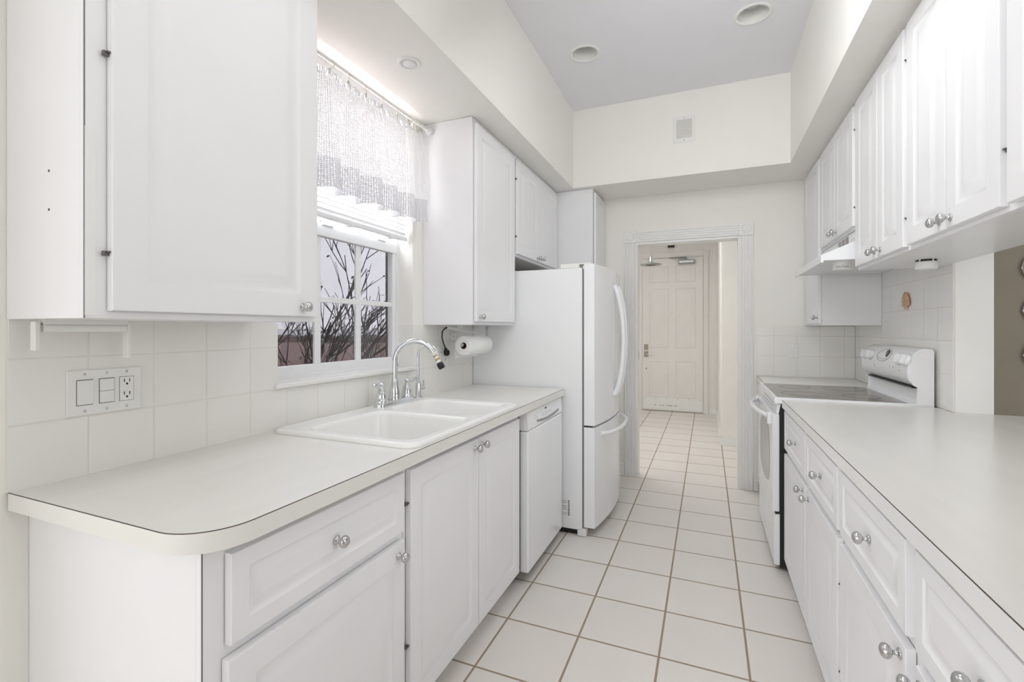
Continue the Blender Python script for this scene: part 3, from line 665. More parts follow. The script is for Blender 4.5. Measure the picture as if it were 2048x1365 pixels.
for sgn in (-1, 1):
    hy = FY + sgn * .100
    h = MB().lathe([(.029, .018), (.030, .024), (.029, .032), (.025, .036), (.0245, .045), (.022, .060), (.017, .075), (.012, .084), (.010, .092), (.013, .098), (.014, .106), (.010, .112), (0, .113)], (FX, hy, FZ), n=24, caps=False).build('handle', M['chrome'], t)
    dv = Vector((.10 if sgn < 0 else .25, sgn * 1.0, .10)).normalized(); a = Vector((FX, hy, FZ + .100))
    MB().tube([a + dv * s_ for s_ in (0, .012, .018, .03, .045, .058, .066, .069)], [.006, .006, .0075, .010, .0115, .0095, .006, .002], 14).build('lever', M['chrome'], h)
# filtered water tap
TX, TY = -1.400, 2.088
t = thing('filter_tap', (TX, TY, FZ), 'slim brushed-steel filtered water tap right of the faucet', 'tap')
MB().lathe([(.024, 0), (.024, .003), (.014, .005), (.0135, .075), (.009, .078)], (TX, TY, FZ), n=22).build('tap_body', M['nickel'], t)
pts = [(TX, TY, FZ + .07), (TX, TY, FZ + .16), (TX, TY, FZ + .22)]; r_ = .050; sd2 = Vector((.9, .45, 0)).normalized()
for k in range(1, 13):
    a = pi * k / 12 * .88; pts.append(tuple(Vector((TX, TY, FZ + .225)) + sd2 * (r_ - r_ * cos(a)) + Vector((0, 0, r_ * sin(a)))))
lp = Vector(pts[-1]); pts.append(tuple(lp + Vector((.006, .002, -.03))))
MB().tube(pts, [.008, .0065] + [.006] * (len(pts) - 3) + [.0075], 12).build('spout', M['chrome'], t)
mb = MB(); mb.tube([(TX, TY, FZ + .052), (TX + .018, TY + .03, FZ + .052)], .010, 14); mb.tube([(TX + .015, TY + .026, FZ + .055), (TX + .015, TY + .026, FZ + .09)], .004, 8)
mb.build('tap_lever', M['nickel'], t)
# dishwasher
t = thing('dishwasher', (-1.1, 2.5, 0), 'white built-in dishwasher between the sink cabinet and refrigerator', 'dishwasher')
DWX = -.828; dy0, dy1 = 2.205, 2.800
Bx(XW + .01, -.875, 2.172, 2.828, .09, .868).build('tub', M['seam'], t)
Bx(-1.4, -.93, 2.19, 2.81, 0, .09).build('toe_panel', M['black'], t)
def prof_panel(z0, z1, bulge, ntop=0):
    mb = MB(); Y = [dy0, dy0 + .018, dy0 + .03] + [dy0 + .03 + (dy1 - dy0 - .06) * k / 12 for k in range(1, 12)] + [dy1 - .03, dy1 - .018, dy1]
    return Y
mb = MB().box(-.875, DWX, dy0, dy1, .060, .772); dd_ = mb.build('door', M['appl'], t, .008, 3)
mb = MB(); mb.prism([(-.875, .776), (DWX - .001, .776), (DWX - .001, .800), (DWX - .008, .868), (-.875, .868)], 'y', dy0, dy1); cp = mb.build('control_panel', M['appl'], t, .004, 2)
def dwpt(y, z, o=.0006):
    xx = DWX - .001 - (max(0, z - .800) / .068 * .007); return (xx + o, y, z)
mb = MB(); m = 14; V = []
ya, yb = dy0 + .13, dy1 - .075
for k in range(m + 1):
    u = k / m; y = ya + (yb - ya) * u; sag = .016 * (1 - (2 * u - 1) ** 2)
    V += [dwpt(y, .800 - sag, .0012), dwpt(y, .812 - sag * .8, .0012)]
mb.add(V, [(2 * k, 2 * k + 2, 2 * k + 3, 2 * k + 1) for k in range(m)]); mb.build('handle_recess', M['mgrey'], cp, recalc=False)
mb = MB(); mb.box(DWX - .0075, DWX - .0055, dy0 + .275, dy0 + .312, .832, .853); mb.build('display', M['dgrey'], cp)
mb = MB()
for r_ in range(3):
    for k in range(7):
        a = dwpt(dy0 + .22 + k * .026, .8165 + r_ * .0045 * 1.2, .0006); mb.box(a[0] - .002, a[0], a[1], a[1] + .009, a[2], a[2] + .0022)
for y, z in ((.10, .835), (.13, .845), (.17, .838), (.20, .845), (.36, .845), (.42, .842), (.47, .848), (.10, .822), (.13, .824)):
    a = dwpt(dy0 + y, z, .0006); mb.box(a[0] - .002, a[0], a[1], a[1] + .016, a[2], a[2] + .0022)
mb.build('button_marks', M['mgrey'], cp)
# refrigerator
t = thing('refrigerator', (-1.05, 3.3, 0), 'white french-door refrigerator with bottom freezer and curved handles', 'refrigerator')
fy0, fy1 = 2.852, 3.765
Bx(-1.473, -.716, fy0, fy1, .040, 1.668).build('body', M['fridgeside'], t, .004)
Bx(-.716, -.706, fy0 + .012, fy1 - .012, .05, 1.66).build('gasket', M['seam'], t)
Bx(-1.40, -.74, fy0 + .03, fy1 - .03, 0.004, .04).build('base_grille', M['black'], t)
for y in (fy0 + .02, fy1 - .06): Bx(-.745, -.69, y - .02, y + .025, .004 if y < 3 else .004, .05).build('foot', M['plastic'], t, .003)
fc = (fy0 + fy1) / 2
def fx(y):
    u = (y - fc) / ((fy1 - fy0) / 2); return -.640 + .048 * (1 - u * u)
def curved(y0, y1, z0, z1):
    mb = MB(); N_ = 14; Y = [y0 + (y1 - y0) * k / N_ for k in range(N_ + 1)]
    poly = [(-.706, y0)] + [(fx(y), y) for y in Y] + [(-.706, y1)]
    return mb.prism([(a, b) for a, b in poly], 'z', z0, z1)
dl = curved(fy0 + .002, fc - .003, .692, 1.690).build('door', M['appl'], t, .006, 3); dl['label'] = 'left french door'
dr = curved(fc + .003, fy1 - .002, .692, 1.690).build('door', M['appl'], t, .006, 3); dr['label'] = 'right french door'
fd = curved(fy0 + .002, fy1 - .002, .062, .680).build('freezer_drawer', M['appl'], t, .006, 3)
Bx(-.706, -.660, fy0 + .012, fy1 - .012, .680, .692).build('door_gap', M['black'], t)
mb = MB(); mb.box(-.857, -.735, fy0 + .004, fy0 + .10, 1.668, 1.698); mb.box(-.735, -.665, fy0 + .01, fy0 + .08, 1.690, 1.700); mb.build('hinge_cover', M['plastic'], t, .004)
mb = MB(); mb.box(-.857, -.665, fy1 - .10, fy1 - .004, 1.690, 1.700); mb.build('hinge_cover', M['plastic'], t, .004)
def vhandle(y, par):
    pts = []; rs = []
    for k in range(19):
        u = k / 18; z = .835 + (1.585 - .835) * u; x = fx(y) + .004 + .060 * (1 - (2 * u - 1) ** 2) ** .75; pts.append((x, y, z)); rs.append(.0125 + .005 * abs(2 * u - 1))
    MB().tube(pts, rs, 14).build('handle', M['appl'], par)
vhandle(fc - .055, dl); vhandle(fc + .055, dr)
pts = []; 
for k in range(21):
    u = k / 20; y = fy0 + .10 + (fy1 - fy0 - .20) * u; pts.append((fx(y) + .002 + .055 * (1 - (2 * u - 1) ** 4) ** .8, y, .628))
MB().tube(pts, .0135, 14).build('handle', M['appl'], fd)
lb = Bx(-.846, -.790, fy0 - .0006, fy0, .115, .222).build('rating_label', M['paper'], t)
mb = MB(); random.seed(5); zz = .120
while zz < .217:
    h = random.choice([.0012, .002, .003]); mb.box(-.806, -.794, fy0 - .0011, fy0 - .0006, zz, zz + h); zz += h + random.choice([.0012, .0018])
for r_ in range(9):
    z = .124 + r_ * .0105
    if r_ in (2, 6): continue
    for k in range(4):
        mb.box(-.843 + k * .008, -.843 + k * .008 + random.uniform(.003, .007), fy0 - .0011, fy0 - .0006, z, z + .0035)
mb.build('barcode', M['dgrey'], lb)
mb = MB()
for k in range(3): mb.box(-.60, -.598, 3.5, 3.505, 1.5, 1.52)
# wall plates left
t = thing('switch_plate', (XL, .737, 1.125), 'three-gang white wall plate with rocker switch, dimmer and outlet', 'switch plate')
mb = Bx(XL, XL + .006, .654, .820, 1.068, 1.184).build('cover_plate', M['plastic'], t, .002, 2)
def gang(y, kind):
    if kind == 0:
        a = Bx(XL + .0055, XL + .0065, y - .0175, y + .0175, 1.094, 1.160).build('switch_frame', M['seam'], t)
        MB().prism([(XL + .006, 1.096), (XL + .009, 1.096), (XL + .012, 1.158), (XL + .006, 1.158)], 'y', y - .0160, y + .0160).build('rocker', M['plastic'], t, .001)
    elif kind == 1:
        a = Bx(XL + .0055, XL + .0065, y - .0175, y + .0175, 1.094, 1.160).build('switch_frame', M['seam'], t)
        mb = MB(); mb.box(XL + .006, XL + .009, y - .0160, y + .0160, 1.096, 1.1263); mb.box(XL + .006, XL + .009, y - .0160, y + .0160, 1.1272, 1.158); mb.build('dimmer_button', M['plastic'], t, .001)
    else:
        a = Bx(XL + .0055, XL + .0065, y - .0175, y + .0175, 1.094, 1.160).build('outlet_frame', M['seam'], t)
        b = Bx(XL + .006, XL + .008, y - .0165, y + .0165, 1.095, 1.159).build('outlet', M['plastic'], t, .001)
        mb = MB()
        for zz in (1.111, 1.146):
            mb.box(XL + .008, XL + .0085, y - .0075, y - .0055, zz - .001, zz + .008); mb.box(XL + .008, XL + .0085, y + .0055, y + .0075, zz - .001, zz + .008)
            mb.lathe([(0, .0005), (.0028, .0005), (.0028, 0)], (XL + .008, y, zz - .006), (1, 0, 0), 10, caps=False)
        mb.build('slots', M['black'], b)
gang(.690, 0); gang(.738, 1); gang(.784, 2)
for y in (.690, .738, .784):
    for zz in (1.0795, 1.1735): MB().lathe([(.0035, 0), (.003, .001), (0, .0012)], (XL + .006, y, zz), (1, 0, 0), 10, caps=False).build('screw', M['nickel'], t)
# outlet by fridge with plug and cord
t = thing('outlet_plate', (XL, 2.455, 1.12), 'white double outlet plate under the cabinet right of the faucet', 'outlet')
Bx(XL, XL + .006, 2.395, 2.515, 1.062, 1.182).build('cover_plate', M['plastic'], t, .002)
mb = MB()
for y in (2.43, 2.48):
    for zz in (1.098, 1.145): mb.box(XL + .006, XL + .0066, y - .008, y - .005, zz, zz + .009); mb.box(XL + .006, XL + .0066, y + .005, y + .008, zz, zz + .009)
mb.build('slots', M['dgrey'], t)
t = thing('outlet_plate', (XL, 2.60, 1.21), 'small cream outlet plate half hidden behind the paper towel roll', 'outlet')
Bx(XL, XL + .006, 2.545, 2.620, 1.185, 1.262).build('cover_plate', M['lamedge'], t, .002)
mb = MB()
for zz in (1.205, 1.238): mb.box(XL + .006, XL + .0066, 2.574, 2.577, zz, zz + .008); mb.box(XL + .006, XL + .0066, 2.586, 2.589, zz, zz + .008)
mb.build('slots', M['dgrey'], t)
t = thing('power_cord', (XL + .03, 2.48, 1.14), 'black power cord plugged into the outlet under the cabinet', 'power cord')
mb = MB(); mb.lathe([(0, 0), (.019, 0), (.021, .006), (.018, .020), (.010, .026), (0, .027)], (XL + .0066, 2.482, 1.145), (1, -.15, 0), 18, caps=False)
mb.tube([(XL + .018, 2.475, 1.155), (XL + .022, 2.462, 1.166), (XL + .024, 2.452, 1.175)], [.010, .009, .006], 12); mb.build('plug', M['rubber'], t)
MB().tube([(XL + .024, 2.452, 1.175), (XL + .035, 2.41, 1.205), (XL + .04, 2.385, 1.24), (XL + .04, 2.39, 1.275), (XL + .045, 2.41, 1.292), (XL + .05, 2.425, 1.297)], .0042, 10).build('cord', M['rubber'], t)
t = thing('under_cabinet_light', (-1.40, 2.56, 1.29), 'slim white under-cabinet light bar the black cord runs to', 'light bar')
mb = MB(); a = Vector((-1.425, 2.425, 1.300)); b = Vector((-1.36, 2.70, 1.262))
mb.tube([a, b], .011, 4, sm=False); mb.build('housing', M['plastic'], t, .002); Bx(-1.40, -1.36, 2.50, 2.53, 1.29, 1.312).build('bracket', M['plastic'], t)
# paper towel
t = thing('towel_holder', (-1.295, 2.53, 1.312), 'paper towel holder under the cabinet beside the refrigerator', 'towel holder')
mb = MB(); mb.tube([(-1.295, 2.372, 1.196), (-1.295, 2.705, 1.196)], .010, 14); mb.build('spindle', M['nickel'], t)
mb = MB(); mb.box(-1.305, -1.285, 2.700, 2.708, 1.19, 1.312); mb.box(-1.305, -1.285, 2.60, 2.708, 1.304, 1.312); mb.build('arm', M['nickel'], t, .001)
t = thing('paper_towel_roll', (-1.295, 2.53, 1.14), 'white paper towel roll on the holder beside the refrigerator', 'paper towel roll')
n = 36; mb = MB(); ri, ro = .019, .056
mb.lathe([(ri, 2.39), (ro - .004, 2.39), (ro, 2.394), (ro, 2.666), (ro - .004, 2.670), (ri, 2.670)], (-1.295, 0, 1.192), (0, 1, 0), n, caps=False)
mb.box(-1.3515, -1.3500, 2.392, 2.668, 1.118, 1.192); mb.build('sheets', M['paper'], t)
MB().lathe([(.0185, 2.389), (.0185, 2.671), (.0170, 2.671), (.0170, 2.389), (.0185, 2.389)], (-1.295, 0, 1.192), (0, 1, 0), 24, caps=False).build('core', M['card'], t)

# ================================================================== RIGHT RUN
XF, XD = .390, .369
def rb_cab(y0, y1, doors, drawers, label):
    t = thing('base_cabinet', (.7, (y0 + y1) / 2, 0), label, 'base cabinet')
    carcass(-1, 1.0, XF, y0, y1, 0, .874, t, toe=.08); frame_part(-1, XF, y0, y1, .08, .874, t)
    for a, b, ky in drawers: door_part(-1, XD, a, b, .668, .864, t, (ky, .769), (), .036, 'drawer')
    for a, b, ky, hy in doors: door_part(-1, XD, a, b, .088, .642, t, (ky, .616), [(hy, .23), (hy, .50)])
    return t
rb_cab(1.716, 2.834, [(2.245, 2.800, 2.279, 2.803), (1.712 + .016, 2.225, 2.158, 1.726)], [(2.245, 2.800, 2.462), (1.712 + .016, 2.225, 1.953)], 'two-door two-drawer base cabinet next to the range')
rb_cab(.620, 1.714, [(1.184, 1.690, 1.208, 1.693), (.640, 1.135, 1.109, .638)], [(1.184, 1.690, 1.411), (.640, 1.135, .890)], 'two-door two-drawer base cabinet in the lower right foreground')
# fix last knob: door four carries its knob near its far edge
# corner base beyond range
t = thing('base_cabinet', (.7, 3.9, 0), 'narrow base cabinet in the corner beyond the range', 'base cabinet')
carcass(-1, 1.0, XF, 3.615, YF - .001, 0, .874, t, toe=.08); frame_part(-1, XF, 3.615, YF - .001, .08, .874, t)
door_part(-1, XD, 3.64, 4.185, .088, .864, t)
# counters
t = thing('countertop', (.9, 1.65, .875), 'long almond laminate peninsula countertop on the right', 'countertop')
pl = [(.365, .50), (1.50, .50), (1.50, 2.698), (XR - .001, 2.698), (XR - .001, 2.835), (.365, 2.835)]
MB().prism(pl, 'z', .877, ZC).build('slab', M['lam'], t)
mb = MB(); path = [(.365, 2.835), (.365, .5), (1.50, .5)]
mb = Bx(.3638, .365, .50, 2.835, .875, .9138); mb.build('front_edge', M['lamedge_lit'], t)
Bx(.3637, .3652, .50, 2.835, .9138, .9152).build('edge_line', M['lamline'], t)
t = thing('countertop', (.69, 3.9, .875), 'short almond laminate countertop in the corner beyond the range', 'countertop')
Bx(.365, XR - .001, 3.606, YF - .009, .877, ZC).build('slab', M['lam'], t)
Bx(.3638, .365, 3.606, YF - .009, .875, .9125).build('front_edge', M['lamedge'], t); Bx(.3637, .3652, 3.606, YF - .009, .9125, .9152).build('edge_line', M['lamline'], t)
# range
t = thing('range', (.66, 3.22, 0), 'white freestanding electric range with a grey glass cooktop', 'range')
ry0, ry1 = 2.846, 3.600
Bx(.355, .985, ry0 + .006, ry1 - .006, .02, .895).build('body', M['black'], t)
MB().prism([(.335, .893), (.330, .898), (.330, .918), (.336, .9255), (1.0, .9255), (1.0, .893)], 'y', ry0 - .004, ry1).build('cooktop_frame', M['appl'], t, .002)
ck = tile_mat  # noqa
gm = mat('grey_ceramic_glass', (.20, .185, .165), .13, var=.45, vscale=14, spec=.6, stretch=(1, .4, 1))
gl = Bx(.345, .905, ry0 + .022, ry1 - .060, .9255, .9272).build('glass_top', gm, t)
burn = mat('burner_ring_print', (.10, .075, .05), .3); 
def ring(cx_, cy__, r, w_=.0045):
    mb = MB(); mb.lathe([(r - w_, 0), (r - w_, .0004), (r, .0004), (r, 0)], (cx_, cy__, .9272), n=48, caps=False); return mb
for cx_, cy__, r in ((.50, 3.04, .115), (.50, 3.38, .085), (.76, 3.04, .085), (.76, 3.38, .105)): 
    b_ = ring(cx_, cy__, r).build('burner_ring', burn, gl)
ring(.50, 3.04, .075, .002).build('burner_ring', burn, gl)
# front: vent strip, door, drawer
MB().prism([(.350, .835), (.338, .840), (.345, .890), (.36, .890)], 'y', ry0 + .004, ry1 - .004).build('vent_panel', M['appl'], t)
mb = MB()
for r_ in range(2):
    for k in range(6):
        y = ry0 + .17 + k * .075; z = .852 + r_ * .018; x = .3395 + (z - .840) * .14 - .0012
        mb.box(x, x + .002, y, y + .035, z, z + .007)
mb.build('vent_slots', M['black'], t)
mb = MB(); mb.box(.322, .355, ry0 + .002, ry1 - .002, .315, .835); dr_ = mb.build('oven_door', M['appl'], t, .006, 3)
mb = MB(); mb.box(.320, .326, ry0 + .002, ry0 + .03, .325, .835); mb.box(.314, .322, ry0 + .001, ry1 - .001, .822, .842)
mb.build('door_trim', M['appl'], dr_, .003)
# shaped window with arched far/near ends
wy = lambda u: ry0 + .13 + (ry1 - ry0 - .26) * u
P = []
for u, z in [(0.0, .50), (.04, .46), (.14, .425), (.3, .408), (.5, .402), (.7, .408), (.86, .425), (.96, .46), (1, .50), (1.0, .66), (.96, .70), (.86, .735), (.7, .752), (.5, .758), (.3, .752), (.14, .735), (.04, .70), (0, .66)]: P.append((wy(u), z))
MB().prism([(b, c) for b, c in P], 'x', .3205, .3222).build('door_window', mat('oven_window_glass', (.36, .37, .375), .2), dr_)
pts = []
for k in range(21):
    u = k / 20; y = ry0 + .045 + (ry1 - ry0 - .09) * u; pts.append((.318 - .065 * (1 - (2 * u - 1) ** 2) ** .7, y, .815 + .012 * (1 - (2 * u - 1) ** 2)))
MB().tube(pts, .0125, 14).build('handle', M['appl'], dr_)
for y in (ry0 + .04, ry1 - .04): Bx(.300, .323, y - .016, y + .016, .775, .838).build('handle_mount', M['appl'], dr_, .004)
mb = Bx(.334, .3545, ry0 + .003, ry1 - .003, .305, .318).build('door_gap', M['black'], t)
MB().prism([(.355, .035), (.330, .035), (.328, .05), (.328, .285), (.334, .300), (.355, .306)], 'y', ry0, ry1).build('storage_drawer', M['appl'], t, .005, 3)
Bx(.40, .95, ry0 + .03, ry1 - .03, 0, .03).build('base', M['black'], t)
# backguard
BP = [(.912, 1.030), (.904, 1.045), (.900, 1.075), (.903, 1.110), (.912, 1.145), (.926, 1.170), (.945, 1.187), (.965, 1.193), (1.0, 1.190), (1.0, 1.005), (.945, 1.005), (.930, 1.012)]
MB().prism(BP, 'y', ry0 + .010, ry1 - .010, True).build('control_panel', M['appl'], t, .003, 2)
MB().prism([(.945, .925), (.945, 1.005), (.951, 1.005), (1.0, 1.005), (1.0, .925)], 'y', ry0 + .006, ry1 - .006).build('backguard', M['appl'], t, .002)
cap = [(.935, .925)] + [(.938, 1.005)] + [(.921, 1.015), (.914, 1.035), (.912, 1.075), (.915, 1.11), (.925, 1.145), (.939, 1.165), (.955, 1.178), (1.001, 1.182), (1.001, .925)]
MB().prism(cap, 'y', ry0, ry0 + .0102).build('side_cap', M['cabside'], t, .001)
MB().prism(cap, 'y', ry1 - .0102, ry1).build('side_cap', M['cabside'], t, .001)
Bx(.925, .946, ry0 + .03, ry1 - .05, .999, .9995 + .0075).build('vent_gap', M['black'], t)
def onp(y, z, off=.0008):
    # x of the curved control face at height z
    for (x0, z0), (x1, z1) in zip(BP[:-1], BP[1:]):
        if z0 <= z <= z1: return (x0 + (x1 - x0) * (z - z0) / (z1 - z0 + 1e-9) - off, y, z)
    return (.90 - off, y, z)
cp = t
pts = [onp(3.225 + .100 * cos(a) - .018 * sin(a), 1.143 + .034 * sin(a), .0004) for a in [2 * pi * k / 32 for k in range(33)]]
MB().tube(pts, .0012, 6).build('clock_outline', M['seam'], t)
c = onp(3.175, 1.155, .002); MB().lathe([(0, .0025), (.020, .0025), (.021, .001), (.021, -.002)], c, (-.95, 0, .33), 24, caps=False).build('clock_display', mat('olive_display', (.07, .07, .04), .2), t)
mb = MB()
for k in range(7): a = onp(3.295 - k * .022, 1.126 - .006 * sin(k / 6 * pi), .0006); mb.box(a[0], a[0] + .001, a[1] - .004, a[1] + .004, a[2] - .004, a[2] + .004)
for y, z in ((3.50, 1.085), (3.35, 1.082), (3.34, 1.076), (3.10, 1.088), (3.05, 1.086), (2.96, 1.078)):
    a = onp(y, z, .0006); mb.box(a[0], a[0] + .001, a[1] - .004, a[1] + .004, a[2] - .004, a[2] + .004)
mb.build('panel_marks', M['mgrey'], t)
for y in (3.520, 3.425, 2.965, 2.880):
    c = Vector(onp(y, 1.135, 0)); d = Vector((-.94, 0, .30)).normalized()
    k_ = MB().lathe([(.0, 0), (.032, 0), (.032, .003), (.029, .005), (.028, .013), (.025, .016), (0, .016)], c, d, 28, caps=False).build('knob', M['appl'], t)
    up = Vector((.22, 0, .96)).normalized(); sdv = Vector((0, 1, 0)); mb = MB(); V = []
    for a, b, h in [(-1, -1, .012), (1, -1, .012), (1, 1, .012), (-1, 1, .012), (-1, -1, .030), (1, -1, .030), (1, 1, .030), (-1, 1, .030)]: V.append(c + sdv * a * .006 + up * b * .024 + d * h)
    mb.add(V, [(0, 3, 2, 1), (4, 5, 6, 7), (0, 1, 5, 4), (1, 2, 6, 5), (2, 3, 7, 6), (3, 0, 4, 7)]); mb.build('grip', M['appl'], k_, .003)

# upper cabinets right
UX, UD = .695, .675
def ru(y0, y1, z0, doors, label, kz=None, fr=.058):
    t = thing('upper_cabinet', (.86, (y0 + y1) / 2, z0), label, 'wall cabinet')
    carcass(-1, XR - .001, UX, y0, y1, z0, ZS - .002, t); frame_part(-1, UX, y0, y1, z0, ZS - .002, t)
    for a, b, ky, hs in doors: door_part(-1, UD, a, b, z0 + .014, 2.412, t, (ky, z0 + (kz or .043)) if ky else None, hs, fr)
    return t
ru(2.178, 2.826, 1.582, [(2.478, 2.800, 2.505, []), (2.187, 2.474, 2.431, [(2.184, 1.70), (2.184, 2.29)])], 'two-door wall cabinet on the right beside the range hood')
ru(1.549, 2.176, 1.582, [(1.848, 2.152, 1.882, []), (1.556, 1.842, 1.809, [(1.553, 1.735), (1.553, 2.30)])], 'two-door wall cabinet at the upper right, second from the hood')
ru(.920, 1.547, 1.582, [(1.238, 1.526, 1.27, []), (.935, 1.232, 1.20, [])], 'wall cabinet cut off by the right edge of the picture')
ru(2.830, 3.604, 1.795, [(3.212, 3.585, 3.234, []), (2.848, 3.208, 3.160, [(2.845, 1.90), (2.845, 2.29)])], 'short two-door cabinet directly over the range hood')
ru(3.622, YF - .009, 1.312, [(3.640, 4.10, 3.657, [])], 'tall narrow wall cabinet in the far right corner beyond the hood', .052)
# small doors edge on corner cabinet handled above
# hood
t = thing('range_hood', (.8, 3.215, 1.63), 'white under-cabinet range hood above the electric range', 'range hood')
hy0, hy1 = 2.834, 3.600
mb = MB(); mb.box(.700, XR - .002, hy0 + .004, hy1 - .004, 1.735, 1.793); mb.build('upper_housing', M['appl'], t, .002)
mb = MB()
mb.prism([(.538, 1.630), (.538, 1.668), (.700, 1.737), (.705, 1.793), (XR - .002, 1.793), (XR - .002, 1.640), (.90, 1.640), (.55, 1.640), (.55, 1.630)], 'y', hy0, hy0 + .003)
mb.prism([(.538, 1.630), (.538, 1.668), (.700, 1.737), (.705, 1.793), (XR - .002, 1.793), (XR - .002, 1.640), (.90, 1.640), (.55, 1.640), (.55, 1.630)], 'y', hy1 - .003, hy1)
mb.prism([(.538, 1.630), (.538, 1.668), (.700, 1.737), (.703, 1.735), (.543, 1.666), (.543, 1.630)], 'y', hy0 + .003, hy1 - .003)
mb.build('visor', M['appl'], t)
Bx(.545, XR - .003, hy0 + .004, hy1 - .004, 1.645, 1.655).build('underside_panel', M['cabside'], t)
mb = MB()
for r_ in range(5):
    for k in range(3): mb.box(.699, .7005, 3.02 + k * .075, 3.02 + k * .075 + .062, 1.746 + r_ * .0085, 1.7495 + r_ * .0085)
mb.build('vent_slots', M['card'], t)
mb = MB(); 
for k in range(2): Bx(.697, .7005, 2.90 + k * .035, 2.92 + k * .035, 1.760, 1.770).build('switch', M['plastic'], t)
ll = MB().lathe([(.042, 1.645), (.042, 1.604), (.038, 1.599), (0, 1.597)], (.655, 2.95, 0), n=36, caps=False).build('light_lens', M['plastic'], t)
text_mb('NuTone', .0150, lambda u, v, w_: (.650 + u, 2.95 - math.sqrt(max(0, .0424 ** 2 - (u - .005) ** 2)) - abs(w_), 1.6130 + v)).build('maker_lettering', M['dgrey'], ll)
# under-cabinet puck lights
for i, (x, y) in enumerate(((.857, 2.513), (.905, 1.845))):
    t = thing('puck_light', (x, y, 1.582), ['round white puck light under the cabinet above the shell tile', 'white puck light under the cabinet at the right picture edge'][i], 'puck light', 'puck lights under the right cabinets')
    MB().lathe([(0, 1.582), (.034, 1.582), (.034, 1.574), (.030, 1.574)], (x, y, 0), n=32, caps=False).build('mount', M['black'], t)
    MB().lathe([(.026, 1.575), (.038, 1.574), (.0385, 1.562), (.0375, 1.560), (.0385, 1.558), (.038, 1.545), (.034, 1.541), (0, 1.540)], (x, y, 0), n=32, caps=False).build('lens_ring', M['plastic'], t)
    mb = MB()
    for k in range(5): a = 2 * pi * k / 5; mb.box(x + .036 * cos(a) - .002, x + .036 * cos(a) + .002, y + .036 * sin(a) - .002, y + .036 * sin(a) + .002, 1.572, 1.582)
    mb.build('spacer', M['plastic'], t)
# shell tile
t = thing('shell_tile', (XR, 3.225, 1.446), 'orange scallop shell relief on the white tile behind the range', 'shell tile')
sm_ = mat('orange_shell_glaze', (.72, .34, .15), .3, var=.5, vscale=70)
mb = MB(); V = [(XR - .004, 3.225, 1.402)]; n = 13; U = []
rows = 7
V = []
for j in range(rows + 1):
    for i in range(n * 2 + 1):
        a = radians(-72 + 144 * i / (2 * n)); r_ = .018 + .074 * j / rows; rr = r_ * (1 - .18 * abs(sin(a)) ** 2) * (1 + (.03 if i % 2 == 0 else 0) * (j == rows))
        yy_ = 3.225 - .85 * rr * sin(a) * (1 if j > 0 else .6); zz = 1.398 + rr * cos(a) * 1.02
        h = .001 + .008 * sin(min(1, (j + .5) / rows) * pi * .75) * cos(a * .9) + (.0018 if i % 2 == 0 else 0)
        V.append((XR - h, yy_, zz))
w_ = 2 * n + 1
mb.add(V, [(j * w_ + i, j * w_ + i + 1, (j + 1) * w_ + i + 1, (j + 1) * w_ + i) for j in range(rows) for i in range(w_ - 1)], True)
sf = mb.build('shell_fan', sm_, t, recalc=False); sf.data.materials.append(mat('cream_shell_glaze', (.84, .66, .45), .3, var=.35, vscale=90))
for k, pl_ in enumerate(sf.data.polygons): pl_.material_index = 1 if ((k % (w_ - 1)) // 2) % 2 and (k // (w_ - 1)) < rows - 1 else 0
mb = MB().prism([(3.195, 1.394), (3.255, 1.394), (3.245, 1.418), (3.205, 1.418)], 'x', XR - .004, XR).build('shell_hinge', mat('pink_shell_glaze', (.70, .42, .32), .3), t, .001)
# switch plate far wall
t = thing('blank_plate', (.612, YF - .008, 1.117), 'plain white wall plate on the tiles left of the range back', 'wall plate')
Bx(.576, .648, YF - .014, YF - .008, 1.062, 1.172).build('cover_plate', M['plastic'], t, .002)
MB().lathe([(.003, 0), (0, .001)], (.612, YF - .014, 1.158), (0, -1, 0), 8, caps=False).build('screw', M['nickel'], t)
# decorative plates on dining wall
for i, (z, x, r_) in enumerate(((1.622, 1.650, .088), (1.393, 1.655, .088), (1.152, 1.657, .088))):
    t = thing('wall_plate', (x, 3.4, z), ['topmost round decorative plate on the tan wall', 'middle round decorative plate on the tan wall', 'lowest round decorative plate on the tan wall'][i], 'decorative plate', 'round plates on the tan wall')
    MB().lathe([(0, .006), (r_ * .6, .006), (r_ * .72, .010), (r_ * .96, .016), (r_, .017), (r_ * .97, .012), (r_ * .6, .002), (0, .001)], (x, 3.4, z), (0, -1, 0), 40, caps=False).build('dish', mat('beige_plate_glaze', (.42, .38, .32), .25), t)
    MB().lathe([(r_ * .985, .0165), (r_ * 1.0, .0185), (r_ * 1.01, .0165), (r_ * 1.0, .014), (r_ * .985, .0165)], (x, 3.4, z), (0, -1, 0), 40, caps=False).build('rim', M['nickel'], t)
    MB().tube([(x - r_ * 1.02, 3.382, z - .010), (x - r_ * 1.02, 3.382, z + .000)], .002, 8).build('hanger_clip', M['chrome'], t)
mb = MB()
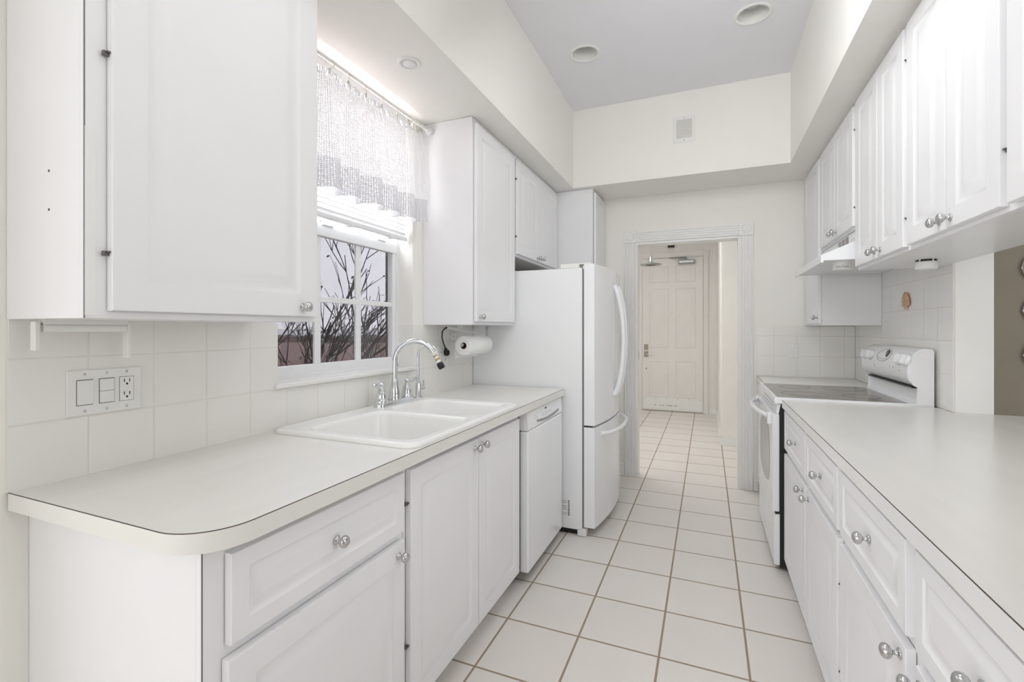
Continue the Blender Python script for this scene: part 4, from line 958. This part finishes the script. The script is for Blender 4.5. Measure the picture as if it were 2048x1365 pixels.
# ================================================================== OUTDOORS
g = Bx(-260, -1.67, -60, 175, -2.7, -2.5).build('marsh_ground', M['marsh']); tag(g, 'brown winter marsh outside the window', 'ground'); g['kind'] = 'structure'
g = Bx(-3500, 2500, -2500, 3500, -2.95, -2.75).build('bay_water', M['water']); g['kind'] = 'structure'
random.seed(11)
def blob(c, r, h):
    mb = MB(); n, m_ = 14, 7; V = []
    for j in range(m_ + 1):
        for i in range(n):
            a = 2 * pi * i / n; b = pi / 2 * j / m_; k = 1 + random.uniform(-.13, .13)
            V.append((c[0] + r * k * cos(a) * cos(b), c[1] + r * k * sin(a) * cos(b), c[2] + h * k * sin(b)))
    mb.add(V, [(j * n + i, j * n + (i + 1) % n, (j + 1) * n + (i + 1) % n, (j + 1) * n + i) for j in range(m_) for i in range(n)], True); return mb
# shrub line along the marsh edge, as seen through the window
def wray(px, d):
    a = (px - 1024) / 940.0; s_, c_ = sin(YAW), cos(YAW); v = Vector((a * c_ - s_, a * s_ + c_, 0)); return v * d
mb = MB()
for px in range(480, 820, 9):
    D = random.uniform(128, 150); p = wray(px + random.uniform(-4, 4), D); h = random.uniform(.7, 2.0)
    c_ = blob((p.x, p.y, -2.5), random.uniform(2.4, 4.2), h); mb.add(c_.v, c_.f, True)
tag(mb.build('shrub_line', M['shrub']), 'low line of brown shrubs on the far edge of the marsh', 'shrubs', kind='stuff')
# bare trees
def tree(base, height, seed, label, spread=1.0):
    random.seed(seed); t = thing('bare_tree', base, label, 'tree'); wood = MB(); lf = MB()
    def grow(p, d, ln, r, dep):
        n = 4; pts = [p]; q_ = p.copy(); dd = d.copy()
        for i in range(n):
            dd = (dd + Vector((random.uniform(-.13, .13), random.uniform(-.13, .13), random.uniform(-.05, .10)))).normalized(); q_ = q_ + dd * ln / n; pts.append(q_.copy())
        wood.tube(pts, [r * (1 - .45 * i / n) for i in range(n + 1)], 5 if dep > 1 else 7)
        if dep >= 6 or r < .0024:
            if random.random() < .75:
                a = pts[-1]; s_ = random.uniform(.03, .06); u = Vector((random.uniform(-1, 1), random.uniform(-1, 1), random.uniform(-1, .2))).normalized(); v = u.cross(Vector((.3, .5, .8))).normalized()
                lf.add([a, a + u * s_ * .5 + v * s_ * .25, a + u * s_, a + u * s_ * .5 - v * s_ * .25], [(0, 1, 2, 3)])
            return
        for i in range(random.choice([2, 2, 3]) if dep else 4):
            f = random.uniform(.45, 1.0); b_ = pts[min(n, max(1, int(f * n)))]
            ax = Vector((random.uniform(-1, 1), random.uniform(-1, 1), random.uniform(-.3, .3))).normalized()
            nd = (dd + ax * random.uniform(.45, .95) * spread + Vector((0, 0, .22))).normalized(); grow(b_, nd, ln * random.uniform(.62, .82), r * .70, dep + 1)
    grow(Vector(base), Vector((0, 0, 1)), height * .36, height * .0050, 0)
    wood.build('branches', M['bark'], t, recalc=False); lf.build('dead_leaves', M['leaf'], t, recalc=False)
p = wray(590, 4.9); tree((p.x, p.y, -2.5), 6.9, 21, 'bare winter tree with scattered dead leaves close outside the window', .85)
p = wray(650, 8.5); tree((p.x, p.y, -2.5), 6.2, 8, 'smaller bare winter tree further from the window, right of the close one', .85)
